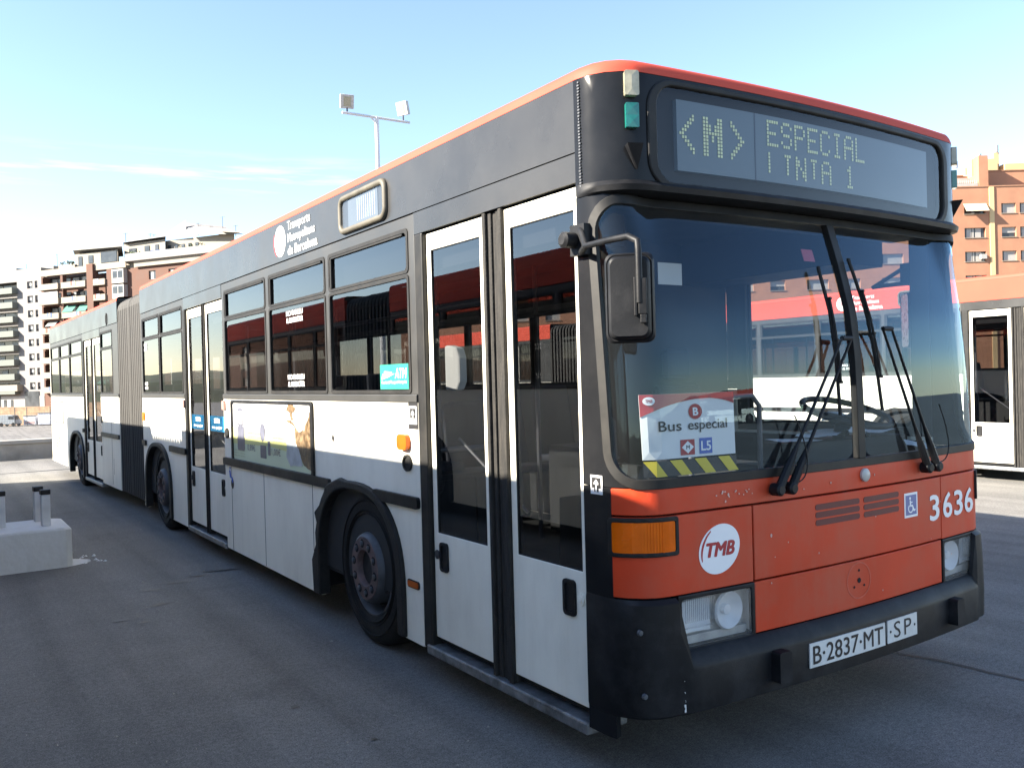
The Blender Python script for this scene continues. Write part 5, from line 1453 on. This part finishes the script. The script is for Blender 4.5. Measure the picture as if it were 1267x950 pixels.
# white block with grey balconies
wb = thing('apartment_block', 'tall white apartment block with grey balcony bands, cut by the left edge', 'building', FL(-10, -2, 0), 0, 'apartment buildings beyond the yard')
def part(nm, mats, P, mb, **k):
    return mb.build(nm, mats, P, pinv=Matrix.Translation(-Vector(P.location)), **k)
fl_z = [21.6 - FH * k for k in range(8)]
holes = []
for z in fl_z:
    holes += [rect(-4.1, z - 0.72, -2.6, z + 0.6), rect(-2.0, z - 0.72, -1.25, z + 0.6), rect(-24.0, z - 1.45, -6.9, z + 0.75)]
m = MB(); m.plate([rect(-26, -2.0, -0.2, 24.6)] + holes, FL, -0.35, 0.0); bx(m, FL, -26, -0.2, -2.0, 24.55, -12, -1.8)
bx(m, FL, -0.5, -0.2, -2, 24.6, -12, -0.351); part('wall', render_white, wb, m)
m = MB(); bx(m, FL, -26, -0.2, 24.4, 24.5, -12, -0.3); bx(m, FL, -14, -11, 24.6, 25.6, -6, -3); bx(m, FL, -4.5, -0.6, 24.605, 25.3, -8, -3); part('roof', greyroof, wb, m)
for z in fl_z:
    for a, b in ((-4.1, -2.6), (-2.0, -1.25)):
        m = MB(); bx(m, FL, a, b, z - 0.72, z + 0.6, -0.40, -0.34); part('window', darkwin, wb, m)
        m = MB(); bx(m, FL, a, a + (b - a) * 0.55, z - 0.72 + 0.5, z + 0.6, -0.335, -0.30); part('shutter', shutter, wb, m)
    m = MB(); bx(m, FL, -25.5, -6.75, z - 1.52, z - 0.40, 1.05, 1.2); bx(m, FL, -6.9, -6.75, z - 1.52, z - 0.40, 0.0, 1.05); bx(m, FL, -25.5, -6.9, z - 1.55, z - 1.40, -1.0, 1.05); part('balcony', greypanel, wb, m)
    m = MB(); bx(m, FL, -24, -6.9, z - 1.4, z + 0.75, -1.79, -1.7); part('balcony_glazing', darkwin, wb, m)
    m = MB(); rs = random.Random(int(z * 10))
    for k in range(4):
        a = -24 + 4.3 * k + rs.random() * 1.5; bx(m, FL, a, a + 1.2 + rs.random(), z - 1.4, z + 0.5, -1.69, -1.6)
    part('balcony_shutter', shutter, wb, m)
m = MB(); bx(m, FL, -26, -0.3, -1.9, 0.6, 0.001, 0.05); part('shopfront_band', shutter, wb, m)
m = MB(); bx(m, FL, -5.5, -1.6, -1.6, 1.5, 0.051, 0.12); bx(m, FL, -9.5, -8.8, -1.6, 0.0, 0.051, 0.12); bx(m, FL, -11.5, -10.7, -1.6, 0.0, 0.051, 0.12); bx(m, FL, -13.6, -12.3, -1.6, 1.2, 0.051, 0.12); part('shop_window', darkwin, wb, m)
m = MB(); bx(m, FL, -26, -6.0, 1.6, 2.8, 0.001, 1.25); part('canopy', cream, wb, m)
# brown block with cream balconies and penthouses
bb = thing('apartment_block', 'brown brick apartment block with cream balconies and white penthouses on its roof', 'building', FL(24, -2, 0), 0, 'apartment buildings beyond the yard')
bz = [20.75 - FH * k for k in range(8)]      # slab levels' parapet middles
cols = [(0.15, 5.45), (6.15, 12.5), (14.4, 17.4)]
holes = [rect(a, z - 0.45, b, z + 1.85) for z in bz for a, b in cols]
holes += [rect(26.9, z - 0.3, 28.5, z + 1.2) for z in bz] + [rect(31.5, z - 0.3, 33.5, z + 1.2) for z in bz]
m = MB(); m.plate([rect(-0.1, -2.2, 50, 22.75)] + holes, FL, -0.3, 0.0); bx(m, FL, -0.1, 50, -2.2, 22.7, -14, -1.8); bx(m, FL, -0.1, 0.0, -2.2, 22.7, -1.79, -0.31)
bx(m, FL, 12.75, 14.3, -2.2, 24.1, 0.001, 0.9); bx(m, FL, 17.5, 18.8, -2.2, 22.8, 0.001, 0.7); bx(m, FL, 5.5, 6.1, -2.2, 22.6, 0.001, 0.5)
part('wall', brownbrick, bb, m)
m = MB()
bx(m, FL, 0, 50, 22.72, 24.0, -0.6, -0.4); bx(m, FL, 0.1, 12.6, 22.76, 23.9, 0.3, 0.5); bx(m, FL, 14.4, 22, 22.9, 24.0, 0.3, 0.5); bx(m, FL, 24, 50, 22.76, 24.0, 0.3, 0.5); part('terrace_parapet', cream, bb, m)
rs = random.Random(2)
for z in bz:
    for (a, b) in cols:
        m = MB(); bx(m, FL, a + 0.05, b - 0.05, z - 0.50, z + 0.48, 0.85, 1.0); bx(m, FL, a + 0.05, b - 0.05, z - 0.62, z - 0.47, -1.0, 1.05)
        bx(m, FL, a + 0.05, a + 0.2, z - 0.5, z + 0.48, 0.0, 0.84); bx(m, FL, b - 0.2, b - 0.05, z - 0.5, z + 0.48, 0.0, 0.84); part('balcony', cream, bb, m)
        m = MB(); bx(m, FL, a, b, z - 0.45, z + 1.8, -1.79, -1.7); part('balcony_glazing', darkwin, bb, m)
        m = MB(); k = a + 0.2 + rs.random() * 0.5
        while k < b - 0.9:
            q = 0.7 + 0.6 * rs.random(); bx(m, FL, k, min(k + q, b - 0.1), z - 0.45, z + 1.6, -1.69, -1.58); k += q + 0.5 + rs.random() * 1.1
        if len(m.v): part('balcony_shutter', shutter, bb, m)
    m = MB(); bx(m, FL, 19.0, 21.8, z - 0.55, z + 1.9, 0.001, 0.9); part('bay_window', shutter, bb, m)
    m = MB()
    for k in range(2): bx(m, FL, 19.2 + 1.3 * k, 20.3 + 1.3 * k, z + 0.35, z + 1.6, 0.901, 0.93)
    part('bay_pane', darkwin, bb, m)
    for a in (26.9, 31.5):
        m = MB(); bx(m, FL, a, a + 1.6, z - 0.3, z + 1.2, -0.32, -0.26); part('window', shutter, bb, m)
        m = MB(); bx(m, FL, a + 0.9, a + 1.5, z - 0.2, z + 1.1, -0.255, -0.23); part('window_pane', darkwin, bb, m)
m = MB(); bx(m, FL, 0.3, 5.2, bz[1] + 0.5, bz[1] + 1.7, 0.7, 0.95); part('enclosed_balcony', shutter, bb, m)
for a, b in ((6.3, 9.0), (10.0, 12.4)):
    m = MB(); m.add([FL(a, bz[2] + 1.75, 0.05), FL(b, bz[2] + 1.75, 0.05), FL(b, bz[2] + 0.45, 1.1), FL(a, bz[2] + 0.45, 1.1)], [(0, 1, 2, 3)]); part('awning', awn_green, bb, m)
FP = lambda u, v, w: FL(u + 1.05 * min(w, 0.0), v, w)
rs = random.Random(23)
acm = paint('air_conditioner_white', (0.40, 0.40, 0.38), 0.6, 0.1)
cl = [paint('laundry_%d' % i, c, 0.9, 0.15) for i, c in enumerate(((0.35, 0.36, 0.40), (0.28, 0.10, 0.08), (0.10, 0.14, 0.24), (0.45, 0.42, 0.33)))]
for z in bz:
    for (a, b) in cols:
        if rs.random() < 0.45:
            m = MB(); u = rs.uniform(a + 0.3, b - 1.2); bx(m, FL, u, u + 0.9, z + 1.0, z + 1.55, -1.55, -1.25); part('air_conditioner', acm, bb, m)
        if rs.random() < 0.5:
            u = rs.uniform(a + 0.2, b - 1.6)
            for k in range(3):
                m = MB(); bx(m, FL, u + 0.45 * k, u + 0.45 * k + 0.36, z - 0.15 - 0.2 * rs.random(), z + 0.52, 1.02, 1.05); part('laundry', cl[rs.randrange(4)], bb, m)
        if rs.random() < 0.3 and z != bz[2]:
            u = rs.uniform(a, b - 2.6); m = MB(); m.add([FL(u, z + 1.75, 0.05), FL(u + 2.4, z + 1.75, 0.05), FL(u + 2.4, z + 0.8, 1.0), FL(u, z + 0.8, 1.0)], [(0, 1, 2, 3)]); part('awning', [awn_green, awn_beige, greyroof][rs.randrange(3)], bb, m)
# roof terraces and penthouses
m = MB(); bx(m, FP, 22.3, 50, 23.8, 24.45, -4, 1.0); part('terrace_eave', render_white, bb, m)
m = MB(); bx(m, FP, 22.0, 50, 24.46, 25.2, -3.8, 0.6); part('terrace_wall', greyroof, bb, m)
m = MB(); bx(m, FP, 8.6, 19.5, 24.0, 26.7, -7, -2.0); bx(m, FP, 4.2, 8.5, 23.6, 24.9, -5, -1.5); bx(m, FP, 21.0, 31, 24.0, 28.0, -9, -4.0); bx(m, FP, 31.2, 47, 24.0, 27.9, -10, -5); part('penthouse', cream, bb, m)
m = MB()
m.add([FP(8.2, 27.5, -1.2), FP(20.6, 27.2, -1.2), FP(20.6, 26.6, -7.2), FP(8.2, 26.8, -7.2), FP(8.2, 27.3, -1.2), FP(20.6, 27.0, -1.2), FP(20.6, 26.4, -7.2), FP(8.2, 26.6, -7.2)], [(0, 1, 2, 3), (4, 7, 6, 5), (0, 4, 5, 1), (1, 5, 6, 2), (2, 6, 7, 3), (3, 7, 4, 0)])
m.add([FP(20.8, 28.1, -3.2), FP(26, 29.2, -6), FP(31.2, 28.3, -3.2), FP(31.2, 28.05, -9), FP(20.8, 28.05, -9)], [(0, 1, 2), (1, 3, 2), (0, 4, 1), (1, 4, 3)])
m.add([FP(36.1, 29.85, -5.1), FP(36.1, 28.3, -3.6), FP(48.8, 27.2, -3.6), FP(45.6, 28.65, -5.1)], [(0, 1, 2, 3)]); part('penthouse_roof', greyroof, bb, m)
m = MB(); m.add([FP(30.0, 28.6, -4.2), FP(36.1, 31.2, -5.2), FP(36.1, 28.2, -4.2)], [(0, 1, 2)]); m.add([FP(36.1, 31.2, -7.02), FP(36.1, 29.8, -5.2), FP(45.6, 28.6, -5.2), FP(45.6, 29.6, -7.02)], [(0, 1, 2, 3)])
bx(m, FP, 43.8, 46.5, 27.2, 28.6, -7, -5.5); part('gable', render_white, bb, m)
m = MB(); bx(m, FP, 15.2, 19.2, 24.6, 26.5, -1.99, -1.9); bx(m, FP, 9.4, 10.4, 24.2, 26.2, -1.99, -1.9); bx(m, FP, 12.0, 13.2, 24.8, 26.2, -1.99, -1.9); bx(m, FP, 26, 27.2, 25.3, 27.2, -3.99, -3.9); bx(m, FP, 28.6, 29.4, 25.8, 27.2, -3.99, -3.9); bx(m, FP, 22.2, 24, 25.3, 27.0, -3.99, -3.9)
for k in range(5): bx(m, FP, 31.7 + 1.6 * k, 32.4 + 1.6 * k, 25.3, 27.0, -4.99, -4.9)
part('penthouse_window', darkwin, bb, m)
m = MB(); m.add([FP(27.4, 26.1, -3.0), FP(33.6, 25.9, -3.0), FP(33.6, 25.1, -0.4), FP(27.4, 25.3, -0.4)], [(0, 1, 2, 3)]); part('awning', awn_blue, bb, m)
m = MB(); m.add([FP(44, 28.6, -5.4), FP(48.5, 28.0, -5.4), FP(48.5, 27.3, -3.0), FP(44, 27.9, -3.0)], [(0, 1, 2, 3)]); part('awning', awn_beige, bb, m)
pm = paint('planter_green', (0.06, 0.08, 0.03), 0.9, 0.4, 2.0)
m = MB(); rs = random.Random(6)
for k in range(260):
    reg = rs.choice(((4.3, 8.3, 24.9, 25.5, -3, -1.6), (33.8, 40, 25.0, 26.0, -2.5, -0.8), (22.3, 25, 25.0, 25.9, -2.6, -0.8)))
    c = Vector(FP(rs.uniform(reg[0], reg[1]), rs.uniform(reg[2], reg[3]), rs.uniform(reg[4], reg[5]))); d = [Vector((rs.uniform(-1, 1), rs.uniform(-1, 1), rs.uniform(-1, 1))) * 0.28 for _ in range(3)]
    m.add([c + d[0], c + d[1], c + d[2]], [(0, 1, 2)])
tag(part('terrace_planting', pm, bb, m), None, None, kind='stuff')
for u, z0, z1, w in ((3.8, 24, 27.2, -2), (-5, 24.5, 26.2, -3), (21.4, 27.6, 30.2, -5), (27.5, 28, 29.8, -6), (28.4, 28, 29.6, -6), (39, 28.5, 30.6, -6), (41.8, 28.3, 29.8, -6), (44.6, 28.4, 31.2, -6), (47.5, 27.5, 29.4, -6)):
    m = MB(); m.tube([FP(u, z0, w), FP(u, z1, w)], 0.06, 5); m.tube([FP(u - 0.5, z1 - 0.1, w), FP(u + 0.5, z1 - 0.1, w)], 0.035, 5); part('aerial', steel, bb, m)
# orange brick building on the right
hf = Vector((RF.x, RF.y, 0)).normalized(); hr = Vector((hf.y, -hf.x, 0))
FR = frame(Vector((-3.42, 0, 0)) + hf * 112, hr, -hf)
ob = thing('apartment_building', 'orange brick apartment building with white shuttered windows rising behind the bus at right', 'building', FR(35, -4.25, 0), 0, 'apartment buildings beyond the yard')
us = []
u = -10.0
while u < 56: us += [(u, u + 2.75), (u + 4.9, u + 6.8)]; u += 9.6
us = [q for q in us if q[1] < 57.0] + [(58.25, 60.95), (63.0, 64.85), (65.35, 67.2), (71.5, 74.2)]
zs = [21.55 - 3.03 * k for k in range(5)]
wins = [(a, b, z) for z in zs for a, b in us][:95]
m = MB(); m.plate([rect(-14, -4.25, 84, 24.3)] + [rect(a, z - 0.62, b, z + 0.62) for a, b, z in wins], FR, -0.3, 0.0)
bx(m, FR, -14, 84, -4.25, 24.2, -14, -0.9)
bx(m, FR, -14, 60.9, 24.4, 26.6, -9, -4.0); bx(m, FR, 60.4, 61.6, 24.31, 28.4, -1.6, -0.31); bx(m, FR, 62.0, 84, 24.3, 26.75, -9, -2.2)
part('wall', brick, ob, m)
m = MB(); bx(m, FR, 61.45, 62.05, -4.25, 24.3, 0.001, 0.12); bx(m, FR, 62.5, 66, 26.8, 29.3, -9, -6); bx(m, FR, 66.2, 66.9, 26.8, 30.4, -8, -7.2); bx(m, FR, 57.5, 59.2, 26.61, 27.5, -8, -6); bx(m, FR, 67, 72, 26.8, 28.6, -9, -6); part('pale_stripe', creamy, ob, m)
m = MB(); bx(m, FR, -14, 84, 24.31, 24.45, -0.3, 0.08); bx(m, FR, -14, 60.3, 26.61, 26.75, -4.2, -3.9); bx(m, FR, 62, 84, 26.76, 26.88, -2.4, -2.1); part('coping', paint('dark_brick', (0.34, 0.18, 0.11), 0.85, 0.1), ob, m)
m = MB()
for uu, z in ((58.6, 27.5), (61.0, 28.4), (64.2, 29.3), (66.55, 30.4), (58.9, 27.5)): m.tube([FR(uu, z, -7), FR(uu, z + 0.9, -7)], 0.16, 8)
part('chimney_pot', slatem, ob, m)
m = MB(); bx(m, FR, 57.0, 60.2, 25.3, 25.9, -3.9, -2.0); bx(m, FR, 57.2, 60.3, 24.45, 24.9, -0.5, -0.4)
for k in range(12): bx(m, FR, 57.3 + 0.26 * k, 57.36 + 0.26 * k, 24.9, 25.3, -0.48, -0.42)
part('terrace_rail', shutter, ob, m)
rs = random.Random(9)
for i, (a, b, z) in enumerate(wins):
    m = MB(); bx(m, FR, a, b, z - 0.62, z + 0.62, -0.42, -0.31); wo = part('window', darkwin, ob, m)
    m = MB(); q = rs.random()
    if 58 < a < 60:
        if abs(z - zs[0]) < 0.1:
            for k in range(9): m.add([FR(a - 0.1 + 0.32 * k, z + 0.66, 0.05), FR(a + 0.1 + 0.32 * k, z + 0.66, 0.05), FR(a + 0.1 + 0.32 * k, z - 0.40, 0.85), FR(a - 0.1 + 0.32 * k, z - 0.40, 0.85)], [(0, 1, 2, 3)])
            m.add([FR(a - 0.15, z + 0.662, 0.045), FR(b + 0.1, z + 0.662, 0.045), FR(b + 0.1, z - 0.402, 0.845), FR(a - 0.15, z - 0.402, 0.845)], [(0, 1, 2, 3)]); part('awning', awn_beige, ob, m); continue
        bx(m, FR, a + 0.35, a + 1.0, z - 0.6, z + 0.6, -0.30, -0.26); bx(m, FR, a + 1.1, a + 1.3, z - 0.6, z + 0.6, -0.30, -0.26); bx(m, FR, a + 1.5, a + 2.2, z - 0.6, z + 0.6, -0.305, -0.27)
        if abs(z - zs[2]) < 0.1: bx(m, FR, a + 1.9, a + 2.6, z - 0.35, z + 0.25, -0.1, 0.35)
    else:
        bx(m, FR, a + (0.3 if q < 0.8 else 0.0), b, z - 0.60 + (0.5 if q > 0.7 else 0), z + 0.62, -0.30, -0.24)
    part('shutter', shutter, ob, m)
for a, b, z in wins:
    m = MB(); bx(m, FR, a - 0.08, b + 0.08, z - 0.72, z - 0.63, -0.25, 0.08); part('window_sill', cream, ob, m)

# ------------------------------------------------------------------ the lower street at the left: bank, fence, van, huts
def far(px_r, depth, z): 
    p = Vector((-3.42, 0, 0)) + hr * px_r + hf * depth; return (p.x, p.y, z)
m = MB(); n = 40; vs = []; rs = random.Random(14)
for i in range(n + 1):
    r_ = -150 + 160 * i / n
    for d, z in ((151.0, -4.24), (153.5, -3.4), (156.0, -1.9), (158.0, -1.35), (260, -1.6)):
        vs.append(far(r_, d, z + (rs.random() - 0.5) * (0.5 if d < 158 and d > 152 else 0.0)))
m.add(vs, [(5 * i + k, 5 * i + k + 1, 5 * i + k + 6, 5 * i + k + 5) for i in range(n) for k in range(4)])
tag(m.build('embankment', earth), None, None, kind='structure')
vm_ = paint('van_grey', (0.36, 0.39, 0.41), 0.4, 0.06); vw = paint('van_white', (0.72, 0.72, 0.72), 0.4, 0.04)
van = thing('van', 'small grey van parked by the fence at the foot of the earth bank', 'van', far(-84.3, 147.0, -4.25), math.atan2(hr.y, hr.x))
m = MB(); prof = [(-1.55, 0.35), (1.5, 0.35), (1.55, 0.9), (1.25, 1.1), (0.95, 1.75), (0.7, 1.88), (-1.3, 1.9), (-1.52, 1.75), (-1.58, 0.9)]
m.plate([prof], lambda u, v, w: (u, w, v), -0.85, 0.85); m.build('body', vm_, van, bevel=0.06)
m = MB(); m.plate([[(0.2, 1.15), (1.15, 1.15), (0.9, 1.7), (0.2, 1.7)], ], lambda u, v, w: (u, w, v), -0.862, -0.852); m.add([(1.30, -0.7, 1.12), (1.30, 0.7, 1.12), (1.0, 0.7, 1.74), (1.0, -0.7, 1.74)], [(0, 1, 2, 3)]); m.build('window', darkwin, van)
for x in (-1.0, 1.0):
    for y in (-0.80, 0.80):
        m = MB(); m.lathe([(0.0, -0.09), (0.2, -0.09), (0.31, -0.07), (0.32, 0.07), (0.2, 0.09), (0.0, 0.09)], (x, y, 0.32), 'y', 18); m.build('wheel', tyrem, van, smooth=40)
for i, (r_, w, hgt, mat_, lab) in enumerate(((-81.3, 2.0, 1.6, vw, 'small white cabin with a pinkish base panel between the grey van and the bluish cabin'), (-78.6, 2.6, 2.0, paint('cabin_bluish', (0.60, 0.62, 0.70), 0.5, 0.05), 'larger bluish white cabin beside the tail of the large bus'))):
    hut = thing('site_cabin', lab, 'cabin', far(r_, 148.5, -4.25), math.atan2(hr.y, hr.x), 'cabins at the foot of the bank')
    m = MB(); m.box(-w / 2, w / 2, -1.0, 1.0, 0.12, hgt); m.build('cabin_body', mat_, hut, bevel=0.04)
    m = MB(); m.box(-w / 2 - 0.06, w / 2 + 0.06, -1.07, 1.07, hgt + 0.002, hgt + 0.12); m.build('cabin_roof', render_white, hut)
    m = MB(); m.box(-w / 2 + 0.2, w / 2 - 0.2, -1.02, -1.003, 0.3, 0.75); m.build('cabin_panel', paint('cabin_panel_%d' % i, (0.60, 0.36, 0.34) if i == 0 else (0.45, 0.48, 0.58), 0.6, 0.15), hut)
fn = thing('fence', 'tall thin wire fence on dark posts in front of the earth bank', 'fence', far(-86, 146, -4.25))
wire = paint('fence_wire', (0.10, 0.10, 0.10), 0.7, 0.1)
for k, r_ in enumerate((-92, -86.9, -82.9, -80.9, -77)):
    m = MB(); m.tube([far(r_, 146, -4.25), far(r_, 146, -1.1)], 0.07, 6); part('fence_post', wire, fn, m)
m = MB()
for k in range(7): m.tube([far(-92, 146, -4.0 + 0.47 * k), far(-76, 146, -4.0 + 0.47 * k)], 0.012, 4)
for k in range(60): m.tube([far(-92 + 0.27 * k, 146, -4.2), far(-92 + 0.27 * k, 146, -1.15)], 0.010, 4)
part('wire_mesh', wire, fn, m)
sl = thing('street_lamp', 'thin dark street lamp with a round lantern in front of the white apartment block', 'street lamp', far(-85.6, 144, -4.25))
m = MB(); m.tube([far(-85.6, 144, -4.25), far(-85.6, 144, 9.0)], 0.06, 6); part('lamp_pole', wire, sl, m)
m = MB(); c = far(-85.6, 143.8, -0.2); m.lathe([(0.0, -0.2), (0.32, -0.14), (0.40, 0.0), (0.32, 0.14), (0.0, 0.2)], c, 'y', 16); part('lantern', black, sl, m)

# far hills that the windows and the windscreen mirror
m = MB(); n = 150; vs = []; rs = random.Random(31)
ph = [(rs.uniform(0, 6.28), rs.uniform(2, 14), rs.uniform(0.4, 1.0)) for _ in range(9)]
for i in range(n + 1):
    a = R(95) + R(235) * i / n
    hh = 11 + sum(1.2 * q * math.sin(f * a * 2 + p) for p, f, q in ph) + rs.random() * 2.0
    for rr2, z in ((330, -4.3), (360, hh * 0.45), (400, hh * 0.8), (470, hh), (700, hh * 0.9)):
        vs.append((rr2 * math.cos(a), rr2 * math.sin(a), z))
m.add(vs, [(5 * i + k, 5 * i + k + 1, 5 * i + k + 6, 5 * i + k + 5) for i in range(n) for k in range(4)])
tag(m.build('hills', hillm), None, None, kind='structure')
